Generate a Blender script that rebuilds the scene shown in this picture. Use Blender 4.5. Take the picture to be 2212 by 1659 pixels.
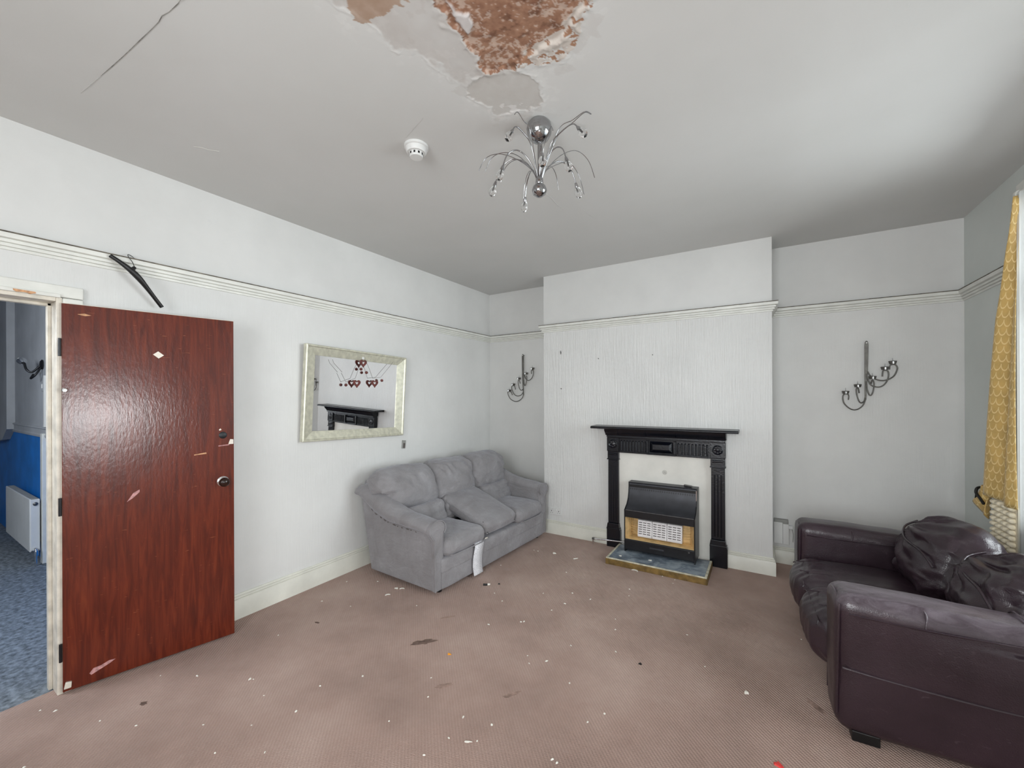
import bpy, math, random
import numpy as np
from mathutils import Vector, Matrix, noise

random.seed(7)
for o in list(bpy.data.objects):
    bpy.data.objects.remove(o)
SC = bpy.context.scene
COL = SC.collection
PI = math.pi

# ------------------------------------------------------------------ camera, light, exposure
cd = bpy.data.cameras.new('camera')
cam = bpy.data.objects.new('camera', cd)
COL.objects.link(cam)
F_PX, YAW, CY, ROLL = 879.13, 0.5540, 856.44, -0.0037
cd.sensor_fit = 'HORIZONTAL'
cd.sensor_width = 36.0
cd.lens = 36.0 * F_PX / 2212.0
cd.shift_y = (CY - 829.5) / 2212.0
cd.clip_start = 0.02
fw = Vector((-math.sin(YAW), math.cos(YAW), 0))
rt = Vector((math.cos(YAW), math.sin(YAW), 0))
up = Vector((0, 0, 1))
r2 = rt * math.cos(ROLL) + up * math.sin(ROLL)
u2 = -rt * math.sin(ROLL) + up * math.cos(ROLL)
CAM = Vector((3.027, -4.347, 1.49))
cam.matrix_world = Matrix(((r2.x, u2.x, -fw.x, CAM.x), (r2.y, u2.y, -fw.y, CAM.y), (r2.z, u2.z, -fw.z, CAM.z), (0, 0, 0, 1)))
SC.camera = cam

W = bpy.data.worlds.new('overcast_sky')
SC.world = W
W.use_nodes = True
bgn = W.node_tree.nodes['Background']
bgn.inputs[0].default_value = (0.86, 0.93, 1.0, 1)
bgn.inputs[1].default_value = 3.0


def area(name, loc, rot, sx, sy, power, color=(1, 1, 1), spread=None):
    l = bpy.data.lights.new(name, 'AREA')
    l.shape = 'RECTANGLE'
    l.size, l.size_y = sx, sy
    l.energy = power
    l.color = color
    if spread:
        l.spread = spread
    o = bpy.data.objects.new(name, l)
    o.location = loc
    o.rotation_euler = rot
    COL.objects.link(o)
    return o


# daylight of the windows: low sky across the street for the first, a lamp just outside the pane for the second
area('window_daylight', (6.30, -1.60, 1.85), (0, PI / 2, 0), 2.00, 3.20, 205, (0.95, 0.98, 1.0))
area('window_daylight', (4.46, -4.98, 1.10), (0, PI / 2 - 0.10, 0), 0.60, 0.90, 32, (0.95, 0.98, 1.0))
area('rear_fill_light', (2.7, -6.45, 1.60), (PI / 2 - 0.22, 0, 0), 1.90, 1.60, 84, (0.97, 0.985, 1.0))  # added fill lamp behind the viewer, brightens the chimney breast and alcoves
# unseen fill lamp added inside the closed hallway
area('hall_fill_light', (-1.0, -5.2, 2.2), (PI / 3, 0, 0), 1.0, 0.8, 46, (0.86, 0.93, 1.0))
# the photographer's flash, a hand below the lens
fl = bpy.data.lights.new('camera_flash', 'POINT')
fl.energy = 27
fl.shadow_soft_size = 0.012
flo = bpy.data.objects.new('camera_flash', fl)
flo.location = (3.05, -4.33, 1.345)
COL.objects.link(flo)

SC.view_settings.view_transform = 'Standard'
SC.view_settings.look = 'None'
SC.view_settings.exposure = -0.06
SC.view_settings.gamma = 1.0
SC.view_settings.use_curve_mapping = False


# ------------------------------------------------------------------ materials
def lin(c):
    out = []
    for v in c:
        v = v / 255.0
        out.append(v / 12.92 if v <= 0.04045 else ((v + 0.055) / 1.055) ** 2.4)
    return out


class NT:
    def __init__(self, name):
        self.m = bpy.data.materials.new(name)
        self.m.use_nodes = True
        self.t = self.m.node_tree
        self.b = self.t.nodes['Principled BSDF']

    def n(self, typ, **kw):
        nd = self.t.nodes.new(typ)
        for k, v in kw.items():
            setattr(nd, k, v)
        return nd

    def l(self, a, b):
        self.t.links.new(a, b)

    def coords(self, scale=(1, 1, 1), src='Object', rot=(0, 0, 0)):
        tc = self.n('ShaderNodeTexCoord')
        mp = self.n('ShaderNodeMapping')
        mp.inputs['Scale'].default_value = scale
        mp.inputs['Rotation'].default_value = rot
        self.l(tc.outputs[src], mp.inputs[0])
        return mp.outputs[0]

    def noise(self, vec, scale, detail=3, rough=0.55, dist=0):
        nd = self.n('ShaderNodeTexNoise')
        nd.inputs['Scale'].default_value = scale
        nd.inputs['Detail'].default_value = detail
        nd.inputs['Roughness'].default_value = rough
        nd.inputs['Distortion'].default_value = dist
        self.l(vec, nd.inputs['Vector'])
        return nd.outputs['Fac']

    def ramp(self, fac, stops):
        nd = self.n('ShaderNodeValToRGB')
        el = nd.color_ramp.elements
        while len(el) < len(stops):
            el.new(0.5)
        for e, (p, c) in zip(el, stops):
            e.position = p
            e.color = (*lin(c), 1)
        self.l(fac, nd.inputs[0])
        return nd.outputs[0]

    def math(self, op, a, b=None, c=None):
        nd = self.n('ShaderNodeMath', operation=op)
        for i, v in enumerate((a, b, c)):
            if v is None:
                continue
            if isinstance(v, (int, float)):
                nd.inputs[i].default_value = v
            else:
                self.l(v, nd.inputs[i])
        return nd.outputs[0]

    def mix(self, fac, a, b):
        nd = self.n('ShaderNodeMix', data_type='RGBA')
        for i, v in ((0, fac), (6, a), (7, b)):
            if isinstance(v, (int, float)):
                nd.inputs[i].default_value = v
            elif isinstance(v, (tuple, list)):
                nd.inputs[i].default_value = (*lin(v), 1)
            else:
                self.l(v, nd.inputs[i])
        return nd.outputs[2]

    def bump(self, h, strength, dist=0.01, prev=None):
        nd = self.n('ShaderNodeBump')
        nd.inputs['Strength'].default_value = strength
        nd.inputs['Distance'].default_value = dist
        self.l(h, nd.inputs['Height'])
        if prev is not None:
            self.l(prev, nd.inputs['Normal'])
        self.l(nd.outputs[0], self.b.inputs['Normal'])
        return nd.outputs[0]

    def set(self, rough=0.5, metal=0.0, spec=None, sheen=None, coat=None, color=None):
        self.b.inputs['Roughness'].default_value = rough
        self.b.inputs['Metallic'].default_value = metal
        if spec is not None:
            self.b.inputs['Specular IOR Level'].default_value = spec
        if sheen is not None:
            self.b.inputs['Sheen Weight'].default_value = sheen
            self.b.inputs['Sheen Roughness'].default_value = 0.4
        if coat is not None:
            self.b.inputs['Coat Weight'].default_value = coat
            self.b.inputs['Coat Roughness'].default_value = 0.15
        if color is not None:
            if isinstance(color, (tuple, list)):
                self.b.inputs['Base Color'].default_value = (*lin(color), 1)
            else:
                self.l(color, self.b.inputs['Base Color'])
        return self


def simple(name, c, rough=0.5, metal=0.0, var=0.10, vs=6.0, bump=0.0, bs=60.0, spec=None, sheen=None, coat=None, src='Object'):
    """one colour with a little noise in it and an optional fine relief"""
    k = NT(name)
    v = k.coords(src=src)
    f = k.noise(v, vs, 4)
    lo = tuple(max(0, x * (1 - var)) for x in c)
    hi = tuple(min(255, x * (1 + var)) for x in c)
    k.set(rough, metal, spec, sheen, coat, k.ramp(f, [(0.3, lo), (0.7, hi)]))
    if bump:
        k.bump(k.noise(v, bs, 4), bump, 0.004)
    return k.m


WALLC = (222, 222, 220)


def wall_mat(name, base=WALLC, ribs=0.35, low=2.2, rough=0.45, spec=0.35):
    """painted vinyl paper below the picture rail (upright ribs), smooth paint above it"""
    k = NT(name)
    v = k.coords(src='Object')
    f = k.noise(v, 1.3, 5, 0.6)
    f2 = k.noise(v, 9, 4, 0.7)
    c = k.ramp(f, [(0.30, tuple(x * 0.965 for x in base)), (0.65, tuple(min(255, x * 1.015) for x in base))])
    c = k.mix(k.math('MULTIPLY', k.math('GREATER_THAN', f2, 0.70), 0.10), c, (196, 196, 200))
    k.set(rough, 0, spec, color=c)
    rib = k.noise(k.coords((1, 1, 0.045)), 85, 3, 0.7)
    fine = k.noise(v, 130, 3, 0.6)
    lump = k.noise(v, 4, 3)
    sep = k.n('ShaderNodeSeparateXYZ')
    k.l(v, sep.inputs[0])
    mask = k.math('LESS_THAN', sep.outputs[2], low)
    h = k.math('ADD', k.math('MULTIPLY', k.math('MULTIPLY', rib, mask), ribs * 2.2), k.math('MULTIPLY', fine, 0.18))
    h = k.math('ADD', h, k.math('MULTIPLY', lump, 1.6))
    k.bump(h, 0.35, 0.006)
    return k.m


M = {}
M['wall'] = wall_mat('painted_wallpaper', ribs=0.30)
M['breast'] = wall_mat('ribbed_wallpaper', ribs=1.5, rough=0.34, spec=0.5)
M['wall_right'] = wall_mat('painted_wallpaper_right', base=(214, 219, 215), ribs=0.05)
CEIL_LO, CEIL_HI = (208, 208, 205), (216, 216, 214)


def ceil_mat():
    k = NT('ceiling_paint')
    v = k.coords()
    f = k.noise(v, 0.9, 4, 0.55)
    c = k.ramp(f, [(0.3, CEIL_LO), (0.7, CEIL_HI)])
    k.set(0.7, 0, 0.2, color=c)
    h = k.math('ADD', k.math('MULTIPLY', k.noise(v, 2.2, 3), 2.0), k.math('MULTIPLY', k.noise(v, 70, 3), 0.12))
    k.bump(h, 0.3, 0.008)
    return k.m


M['ceiling'] = ceil_mat()


def patch_mat():
    k = NT('damaged_plaster')
    a = k.n('ShaderNodeAttribute', attribute_name='Col')
    v = k.coords()
    f = k.noise(v, 0.9, 4, 0.55)
    c = k.n('ShaderNodeMix', data_type='RGBA', blend_type='MULTIPLY')
    k.l(a.outputs['Color'], c.inputs[6])
    k.l(k.ramp(f, [(0.3, CEIL_LO), (0.7, CEIL_HI)]), c.inputs[7])
    c.inputs[0].default_value = 1.0
    k.set(0.7, 0, 0.2, color=c.outputs[2])
    h = k.math('ADD', k.math('MULTIPLY', k.noise(v, 2.2, 3), 2.0), k.math('MULTIPLY', k.noise(v, 70, 3), 0.12))
    k.bump(h, 0.3, 0.008)
    return k.m


M['patch'] = patch_mat()


def carpet_mat():
    k = NT('ribbed_brown_carpet')
    v = k.coords()
    w = k.n('ShaderNodeTexWave', wave_type='BANDS', bands_direction='X')
    w.inputs['Scale'].default_value = 23.0
    w.inputs['Distortion'].default_value = 0.9
    w.inputs['Detail'].default_value = 2.0
    w.inputs['Detail Scale'].default_value = 6.0
    k.l(k.coords(rot=(0, 0, -PI / 4)), w.inputs['Vector'])
    w2 = k.n('ShaderNodeTexWave', wave_type='BANDS', bands_direction='Y')
    w2.inputs['Scale'].default_value = 40.0
    w2.inputs['Distortion'].default_value = 2.0
    w2.inputs['Detail'].default_value = 2.0
    k.l(k.coords(rot=(0, 0, -PI / 4)), w2.inputs['Vector'])
    big = k.noise(v, 1.6, 5, 0.6)
    mid = k.noise(v, 7, 5, 0.65)
    fine = k.noise(v, 260, 2)
    c = k.ramp(big, [(0.28, (150, 127, 116)), (0.5, (176, 150, 138)), (0.72, (196, 172, 160))])
    c = k.mix(k.math('MULTIPLY', k.math('SUBTRACT', mid, 0.35), 0.5), c, (190, 172, 163))
    c = k.mix(k.math('MULTIPLY', k.math('SUBTRACT', 1.0, w.outputs['Fac']), 0.22), c, (138, 104, 95))
    c = k.mix(k.math('MULTIPLY', fine, 0.30), c, (156, 132, 123))
    k.set(0.95, 0, 0.1, sheen=0.15, color=c)
    h = k.math('ADD', w.outputs['Fac'], k.math('ADD', k.math('MULTIPLY', w2.outputs['Fac'], 0.35), k.math('MULTIPLY', fine, 0.8)))
    h = k.math('ADD', h, k.math('MULTIPLY', k.noise(v, 3.0, 4, 0.5), 3.0))
    k.bump(h, 0.55, 0.004)
    return k.m


M['carpet'] = carpet_mat()
M['hall_carpet'] = simple('blue_grey_carpet', (116, 123, 130), 0.95, var=0.28, vs=34, bump=0.6, bs=120, spec=0.1)
M['white'] = simple('white_gloss_paint', (226, 226, 220), 0.38, var=0.03, vs=9, bump=0.08, bs=30, spec=0.4)
M['cream'] = simple('yellowed_gloss_paint', (214, 207, 194), 0.4, var=0.09, vs=14, bump=0.25, bs=40)
M['skirting'] = simple('cream_gloss_paint', (222, 221, 211), 0.42, var=0.04, vs=5, bump=0.1, bs=30)
M['crackline'] = simple('dark_crack_line', (136, 134, 129), 0.9, var=0.2, vs=30)  # dark grey of the ceiling crack itself
M['softcrack'] = simple('filled_crack_line', (196, 196, 193), 0.8, var=0.04, vs=30)
M['dirtline'] = simple('dust_on_ledge', (104, 98, 88), 0.9, var=0.3, vs=30)
M['chrome'] = simple('chrome', (225, 226, 228), 0.10, 1.0, var=0.03)
M['lamp_chrome'] = simple('lamp_chrome', (168, 168, 170), 0.12, 1.0, var=0.04)
M['steel'] = simple('brushed_steel', (120, 120, 120), 0.42, 1.0, var=0.10, vs=40)
M['sconce_metal'] = simple('grey_metal_bar', (108, 106, 102), 0.45, 0.7, var=0.10, vs=40)
M['black_metal'] = simple('black_iron', (22, 22, 26), 0.35, 0.1, var=0.2, vs=30, bump=0.1, bs=50)
M['iron'] = simple('black_painted_cast_iron', (9, 12, 21), 0.27, 0.0, var=0.3, vs=14, bump=0.35, bs=60, spec=0.55)
M['fire_black'] = simple('black_enamel', (20, 20, 24), 0.34, 0.0, var=0.2, vs=20, spec=0.5)
M['fire_grey'] = simple('charcoal_metal', (62, 63, 68), 0.42, 0.35, var=0.10, vs=12, spec=0.5)
M['brass'] = simple('dull_brass', (222, 192, 140), 0.38, 0.35, var=0.10, vs=16)
M['ceramic'] = simple('white_ceramic', (232, 228, 228), 0.5, var=0.04, vs=30)
M['slot'] = simple('dark_slot', (92, 84, 82), 0.8, var=0.1)
M['plastic'] = simple('white_plastic', (222, 222, 220), 0.4, var=0.02)
M['grey_plastic'] = simple('grey_plastic', (150, 150, 146), 0.5, var=0.05)
M['black'] = simple('black_plastic', (14, 14, 16), 0.4, var=0.2)
M['panel'] = simple('off_white_board', (226, 224, 217), 0.6, var=0.03, vs=5, bump=0.12, bs=26)
M['smudge'] = simple('soot_smudge', (196, 194, 187), 0.8, var=0.08, vs=60)
M['slate'] = None
M['gold_edge'] = simple('tarnished_gilt_strip', (122, 98, 54), 0.5, 0.2, var=0.22, vs=18, bump=0.2, bs=40)
M['cream_edge'] = simple('cream_stone_edge', (196, 192, 172), 0.7, var=0.15, vs=30)
M['plaster'] = simple('plaster_crumb', (236, 233, 224), 0.8, var=0.05)
M['orange'] = simple('orange_plastic', (240, 160, 40), 0.5, var=0.05)
M['red'] = simple('red_plastic', (222, 62, 58), 0.45, var=0.08, vs=40)
M['stain'] = simple('dark_carpet_stain', (112, 94, 86), 0.95, var=0.22, vs=30, bump=0.5, bs=160, spec=0.05)
M['stain2'] = simple('faint_carpet_stain', (150, 127, 117), 0.95, var=0.2, vs=30, bump=0.5, bs=160, spec=0.05)
M['hall_wall'] = simple('grey_hall_paint', (176, 178, 182), 0.6, var=0.06, vs=3)
M['blue'] = simple('blue_hall_paint', (24, 124, 210), 0.5, var=0.08, vs=4)
M['frame_gold'] = simple('pale_champagne_frame', (210, 208, 190), 0.36, 0.40, var=0.07, vs=30, spec=0.5)
M['frame_edge'] = simple('grey_frame_side', (150, 146, 136), 0.5, 0.2, var=0.08, vs=30)
M['bead'] = simple('dark_red_bead', (96, 44, 38), 0.3, 0.0, var=0.25, vs=60, spec=0.6)
M['wire'] = simple('thin_grey_wire', (120, 116, 112), 0.5, 0.4)
M['label'] = None
M['bronze'] = simple('dark_brown_knob', (38, 20, 14), 0.22, 0.0, var=0.2, vs=20, spec=0.45)
M['keyhole'] = simple('dark_steel_lock', (46, 48, 50), 0.4, 0.6, var=0.1)
M['wood_scar'] = simple('bare_wood_scar', (196, 150, 112), 0.8, var=0.15, vs=60)
M['pink_scar'] = simple('scraped_paint', (178, 132, 130), 0.7, var=0.2, vs=60)
M['sticker'] = simple('white_sticker', (232, 224, 212), 0.6, var=0.03)
M['plug'] = simple('white_plug', (225, 226, 226), 0.4, var=0.02)


def slate_mat():
    k = NT('painted_slate')
    v = k.coords()
    f = k.noise(v, 9, 6, 0.65, 0.6)
    c = k.ramp(f, [(0.33, (74, 84, 95)), (0.5, (118, 130, 142)), (0.66, (164, 174, 182))])
    k.set(0.38, 0, 0.4, color=c)
    k.bump(k.noise(v, 30, 4), 0.2, 0.004)
    return k.m


M['slate'] = slate_mat()


def door_mat():
    k = NT('varnished_mahogany')
    v = k.coords()
    g = k.noise(k.coords((1, 14, 1.1)), 3.0, 6, 0.6, 0.8)
    g2 = k.noise(k.coords((1, 40, 2.0)), 5.0, 5, 0.6)
    c = k.ramp(g, [(0.25, (62, 20, 11)), (0.45, (88, 31, 16)), (0.6, (106, 41, 22)), (0.8, (124, 54, 30))])
    c = k.mix(k.math('MULTIPLY', g2, 0.35), c, (88, 30, 20))
    s = k.noise(k.coords((1, 4, 30)), 6, 2, 0.5, 0.5)
    c = k.mix(k.math('MULTIPLY', k.math('GREATER_THAN', s, 0.73), 0.35), c, (186, 112, 76))
    k.set(0.20, 0, 0.55, coat=0.0, color=c)
    h = k.math('ADD', k.noise(k.coords((1, 2.6, 1)), 30, 4, 0.6), k.math('MULTIPLY', k.noise(v, 7, 2), 0.8))
    k.bump(h, 0.35, 0.0022)
    return k.m


M['door'] = door_mat()


def velour_mat():
    k = NT('grey_velour')
    v = k.coords()
    f = k.noise(v, 4.5, 5, 0.62, 0.8)
    f2 = k.noise(k.coords((3, 1, 1.4)), 9, 4, 0.6, 0.6)
    c = k.ramp(f, [(0.30, (134, 131, 133)), (0.55, (150, 148, 151)), (0.75, (166, 164, 168))])
    c = k.mix(k.math('MULTIPLY', k.math('SUBTRACT', 1.0, f2), 0.45), c, (122, 118, 117))
    k.set(0.8, 0, 0.2, sheen=0.35, color=c)
    k.b.inputs['Sheen Tint'].default_value = (0.86, 0.88, 1.0, 1)
    h = k.math('ADD', k.math('MULTIPLY', k.noise(k.coords((1, 1.6, 2.2)), 10, 4, 0.6, 0.8), 1.6), k.math('MULTIPLY', k.noise(v, 300, 2), 0.15))
    k.bump(h, 0.5, 0.012)
    return k.m


M['velour'] = velour_mat()


def leather_mat():
    k = NT('aubergine_leather')
    v = k.coords()
    f = k.noise(v, 4, 5, 0.6)
    c = k.ramp(f, [(0.3, (38, 26, 33)), (0.7, (53, 38, 46))])
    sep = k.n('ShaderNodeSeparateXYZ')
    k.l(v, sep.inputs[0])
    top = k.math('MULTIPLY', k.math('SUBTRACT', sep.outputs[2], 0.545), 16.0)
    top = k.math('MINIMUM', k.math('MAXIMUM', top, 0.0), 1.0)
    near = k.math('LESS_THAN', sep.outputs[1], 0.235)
    wear_highlight = k.math('MULTIPLY', k.math('MULTIPLY', top, near), k.ramp(k.noise(k.coords((1.2, 4, 2)), 5, 5, 0.7, 1.2), [(0.30, (90, 90, 90)), (0.62, (235, 235, 235))]))  # near arm top: worn finish plus window highlight, both painted into the colour
    c = k.mix(k.math('MULTIPLY', wear_highlight, 0.75), c, (128, 118, 126))
    sc = k.noise(k.coords((1.5, 8, 4)), 9, 4, 0.7, 1.5)
    c = k.mix(k.math('MULTIPLY', k.math('GREATER_THAN', sc, 0.66), 0.18), c, (120, 108, 112))
    k.set(0.30, 0, 0.6, color=c)
    vo = k.n('ShaderNodeTexVoronoi', feature='DISTANCE_TO_EDGE')
    vo.inputs['Scale'].default_value = 130
    k.l(v, vo.inputs['Vector'])
    h = k.math('ADD', k.math('MULTIPLY', k.noise(v, 18, 5, 0.65), 1.3), k.math('MULTIPLY', vo.outputs['Distance'], 0.5))
    k.bump(h, 0.28, 0.006)
    return k.m


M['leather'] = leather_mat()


def curtain_mat(name, base, line, scale):
    """fish-scale weave: curved light lines on a gold ground (from the sheet's own UV)"""
    k = NT(name)
    tc = k.n('ShaderNodeTexCoord')
    sep = k.n('ShaderNodeSeparateXYZ')
    k.l(tc.outputs['UV'], sep.inputs[0])
    u = k.math('MULTIPLY', sep.outputs[0], scale)
    w = k.math('MULTIPLY', sep.outputs[1], scale)
    row = k.math('FLOOR', w)
    off = k.math('MULTIPLY', k.math('MODULO', k.math('ABSOLUTE', row), 2.0), 0.5)
    fu = k.math('SUBTRACT', k.math('FRACT', k.math('ADD', u, off)), 0.5)
    fv = k.math('FRACT', w)
    d = k.math('SQRT', k.math('ADD', k.math('MULTIPLY', fu, fu), k.math('MULTIPLY', k.math('MULTIPLY', fv, fv), 0.45)))
    ln = k.math('LESS_THAN', k.math('ABSOLUTE', k.math('SUBTRACT', d, 0.50)), 0.055)
    f = k.noise(tc.outputs['UV'], 9, 4)
    c = k.ramp(f, [(0.3, tuple(x * 0.86 for x in base)), (0.7, base)])
    c = k.mix(k.math('MULTIPLY', ln, 0.75), c, line)
    k.set(0.5, 0, 0.4, sheen=0.2, color=c)
    k.b.inputs['Transmission Weight'].default_value = 0.0
    k.bump(ln, 0.3, 0.003)
    return k.m


M['curtain'] = curtain_mat('gold_scale_curtain', (224, 186, 112), (244, 220, 160), 20)
M['lining'] = simple('cream_waffle_cloth', (238, 226, 200), 0.8, var=0.08, vs=30, sheen=0.2)


def label_mat():
    k = NT('printed_care_label')
    v = k.coords((1, 1, 1))
    w = k.n('ShaderNodeTexWave', wave_type='BANDS', bands_direction='Z')
    w.inputs['Scale'].default_value = 24
    k.l(v, w.inputs['Vector'])
    f = k.noise(v, 120, 2)
    m = k.math('MULTIPLY', k.math('GREATER_THAN', w.outputs['Fac'], 0.62), k.math('GREATER_THAN', f, 0.47))
    k.set(0.55, 0, 0.3, color=k.mix(k.math('MULTIPLY', m, 0.55), (232, 232, 236), (150, 150, 160)))
    return k.m


M['label'] = label_mat()


def mirror_mat():
    k = NT('mirror_silver')
    v = k.coords()
    f = k.noise(v, 3, 3)
    k.set(0.005, 1.0, color=k.ramp(f, [(0.3, (238, 238, 240)), (0.7, (243, 243, 244))]))
    return k.m


M['mirror'] = mirror_mat()


def glass_mat(name='clear_glass', tint=(250, 252, 252)):
    k = NT(name)
    t = k.n('ShaderNodeBsdfTransparent')
    t.inputs[0].default_value = (*lin(tint), 1)
    g = k.n('ShaderNodeBsdfGlossy')
    g.inputs['Roughness'].default_value = 0.02
    fr = k.n('ShaderNodeFresnel')
    fr.inputs[0].default_value = 1.45
    mx = k.n('ShaderNodeMixShader')
    k.l(fr.outputs[0], mx.inputs[0])
    k.l(t.outputs[0], mx.inputs[1])
    k.l(g.outputs[0], mx.inputs[2])
    k.l(mx.outputs[0], k.t.nodes['Material Output'].inputs[0])
    return k.m


M['glass'] = glass_mat()
kb = NT('bulb_glass')
kb.set(0.02, 0, 0.5, color=(250, 250, 250))
kb.b.inputs['Transmission Weight'].default_value = 1.0
kb.b.inputs['IOR'].default_value = 1.42
M['bulb'] = kb.m


def net_mat():
    k = NT('white_net')
    t = k.n('ShaderNodeBsdfTransparent')
    d = k.n('ShaderNodeBsdfTranslucent')
    d.inputs[0].default_value = (0.75, 0.76, 0.76, 1)
    e = k.n('ShaderNodeBsdfDiffuse')
    e.inputs[0].default_value = (0.75, 0.76, 0.76, 1)
    m1 = k.n('ShaderNodeMixShader')
    k.l(d.outputs[0], m1.inputs[1])
    k.l(e.outputs[0], m1.inputs[2])
    m2 = k.n('ShaderNodeMixShader')
    m2.inputs[0].default_value = 0.55
    k.l(t.outputs[0], m2.inputs[1])
    k.l(m1.outputs[0], m2.inputs[2])
    k.l(m2.outputs[0], k.t.nodes['Material Output'].inputs[0])
    return k.m

M['net'] = net_mat()


# ------------------------------------------------------------------ mesh helpers
class MB:
    def __init__(self):
        self.v = []
        self.f = []
        self.uv = None

    def add(self, vs, fs):
        b = len(self.v)
        self.v += [tuple(p) for p in vs]
        self.f += [tuple(i + b for i in q) for q in fs]
        return self

    def box(self, x0, x1, y0, y1, z0, z1):
        vs = [(x0, y0, z0), (x1, y0, z0), (x1, y1, z0), (x0, y1, z0), (x0, y0, z1), (x1, y0, z1), (x1, y1, z1), (x0, y1, z1)]
        return self.add(vs, [(0, 3, 2, 1), (4, 5, 6, 7), (0, 1, 5, 4), (1, 2, 6, 5), (2, 3, 7, 6), (3, 0, 4, 7)])

    def hexa(self, bot, top):
        """eight corners: four of the bottom, four of the top, both counter-clockwise from above"""
        return self.add(list(bot) + list(top), [(0, 3, 2, 1), (4, 5, 6, 7), (0, 1, 5, 4), (1, 2, 6, 5), (2, 3, 7, 6), (3, 0, 4, 7)])

    def prism(self, poly, axis, a, b):
        """polygon in the two other axes, extruded along axis from a to b"""
        n = len(poly)

        def P(p, t):
            if axis == 'x':
                return (t, p[0], p[1])
            if axis == 'y':
                return (p[0], t, p[1])
            return (p[0], p[1], t)
        vs = [P(p, a) for p in poly] + [P(p, b) for p in poly]
        fs = [tuple(range(n)), tuple(range(2 * n - 1, n - 1, -1))]
        fs += [(i, i + n, (i + 1) % n + n, (i + 1) % n) for i in range(n)]
        return self.add(vs, fs)

    def tube(self, pts, r, n=8, flat=1.0, cap=True):
        pts = [Vector(p) for p in pts]
        rs = r if isinstance(r, (list, tuple)) else [r] * len(pts)
        vs = []
        t0 = (pts[1] - pts[0]).normalized()
        a = t0.orthogonal().normalized()
        for i, p in enumerate(pts):
            t = (pts[min(i + 1, len(pts) - 1)] - pts[max(i - 1, 0)]).normalized()
            a = (a - t * a.dot(t))
            a = a.normalized() if a.length > 1e-6 else t.orthogonal().normalized()
            b = t.cross(a)
            for k in range(n):
                q = 2 * PI * k / n
                vs.append(p + (a * math.cos(q) + b * math.sin(q) * flat) * rs[i])
        m = len(pts)
        fs = [(i * n + k, i * n + (k + 1) % n, (i + 1) * n + (k + 1) % n, (i + 1) * n + k) for i in range(m - 1) for k in range(n)]
        if cap:
            fs += [tuple(range(n - 1, -1, -1)), tuple((m - 1) * n + k for k in range(n))]
        return self.add(vs, fs)

    def lathe(self, prof, n=24, mat=None):
        """profile of (radius, height) turned about the local z axis; mat places it"""
        mat = mat or Matrix()
        vs, fs, rings = [], [], []
        for r, z in prof:
            if r < 1e-6:
                rings.append([len(vs)])
                vs.append(mat @ Vector((0, 0, z)))
            else:
                rings.append(list(range(len(vs), len(vs) + n)))
                vs += [mat @ Vector((r * math.cos(2 * PI * k / n), r * math.sin(2 * PI * k / n), z)) for k in range(n)]
        for A, B in zip(rings, rings[1:]):
            for k in range(n):
                q = (A[k % len(A)], A[(k + 1) % len(A)], B[(k + 1) % len(B)], B[k % len(B)])
                q = tuple(dict.fromkeys(q))
                if len(q) > 2:
                    fs.append(q)
        for R_, rev in ((rings[0], True), (rings[-1], False)):
            if len(R_) > 1:
                fs.append(tuple(reversed(R_)) if rev else tuple(R_))
        return self.add(vs, fs)

    def sweep(self, prof, path, closed=False):
        """profile points (out, z) carried along a horizontal path; out is to the right of travel"""
        n, m = len(prof), len(path)
        vs = []
        for i, p in enumerate(path):
            p = Vector((p[0], p[1]))
            d0 = (p - Vector(path[i - 1][:2])).normalized() if i > 0 else None
            d1 = (Vector(path[i + 1][:2]) - p).normalized() if i < m - 1 else None
            d0 = d0 or d1
            d1 = d1 or d0
            n0 = Vector((d0.y, -d0.x))
            n1 = Vector((d1.y, -d1.x))
            nn = (n0 + n1)
            nn = nn / max(0.3, nn.dot(n0))
            for o_, z in prof:
                q = p + nn * o_
                vs.append((q.x, q.y, z))
        fs = [(i * n + k, i * n + (k + 1) % n, (i + 1) * n + (k + 1) % n, (i + 1) * n + k) for i in range(m - 1) for k in range(n)]
        fs += [tuple(range(n)), tuple((m - 1) * n + k for k in range(n - 1, -1, -1))]
        return self.add(vs, fs)

    def build(self, name, mat, parent=None, smooth=None, bevel=0.0, seg=2, sub=0):
        me = bpy.data.meshes.new(name)
        me.from_pydata([tuple(p) for p in self.v], [], self.f)
        me.update()
        import bmesh
        bm = bmesh.new()
        bm.from_mesh(me)
        bmesh.ops.recalc_face_normals(bm, faces=bm.faces)
        bm.to_mesh(me)
        bm.free()
        if smooth:
            for p in me.polygons:
                p.use_smooth = True
            if smooth < 179:
                me.set_sharp_from_angle(angle=math.radians(smooth))
        if mat is not None:
            me.materials.append(mat)
        o = bpy.data.objects.new(name, me)
        COL.objects.link(o)
        if parent is not None:
            o.parent = parent
        if bevel:
            b = o.modifiers.new('bevel', 'BEVEL')
            b.width = bevel
            b.segments = seg
            b.limit_method = 'ANGLE'
            b.harden_normals = False
        if sub:
            s = o.modifiers.new('sub', 'SUBSURF')
            s.levels = s.render_levels = sub
        return o


def cubegrid(n):
    """surface points of the cube [-1,1]^3 with n cells a side; returns verts, faces (shared verts welded)"""
    idx, vs, fs = {}, [], []

    def vid(p):
        if p not in idx:
            idx[p] = len(vs)
            vs.append(tuple(2.0 * c / n - 1 for c in p))
        return idx[p]
    for ax in range(3):
        for side in (0, n):
            for i in range(n):
                for j in range(n):
                    q = []
                    for di, dj in ((0, 0), (1, 0), (1, 1), (0, 1)):
                        c = [0, 0, 0]
                        c[ax] = side
                        c[(ax + 1) % 3] = i + di
                        c[(ax + 2) % 3] = j + dj
                        q.append(vid(tuple(c)))
                    fs.append(tuple(q) if side else tuple(reversed(q)))
    return vs, fs


_cg = {}


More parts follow.
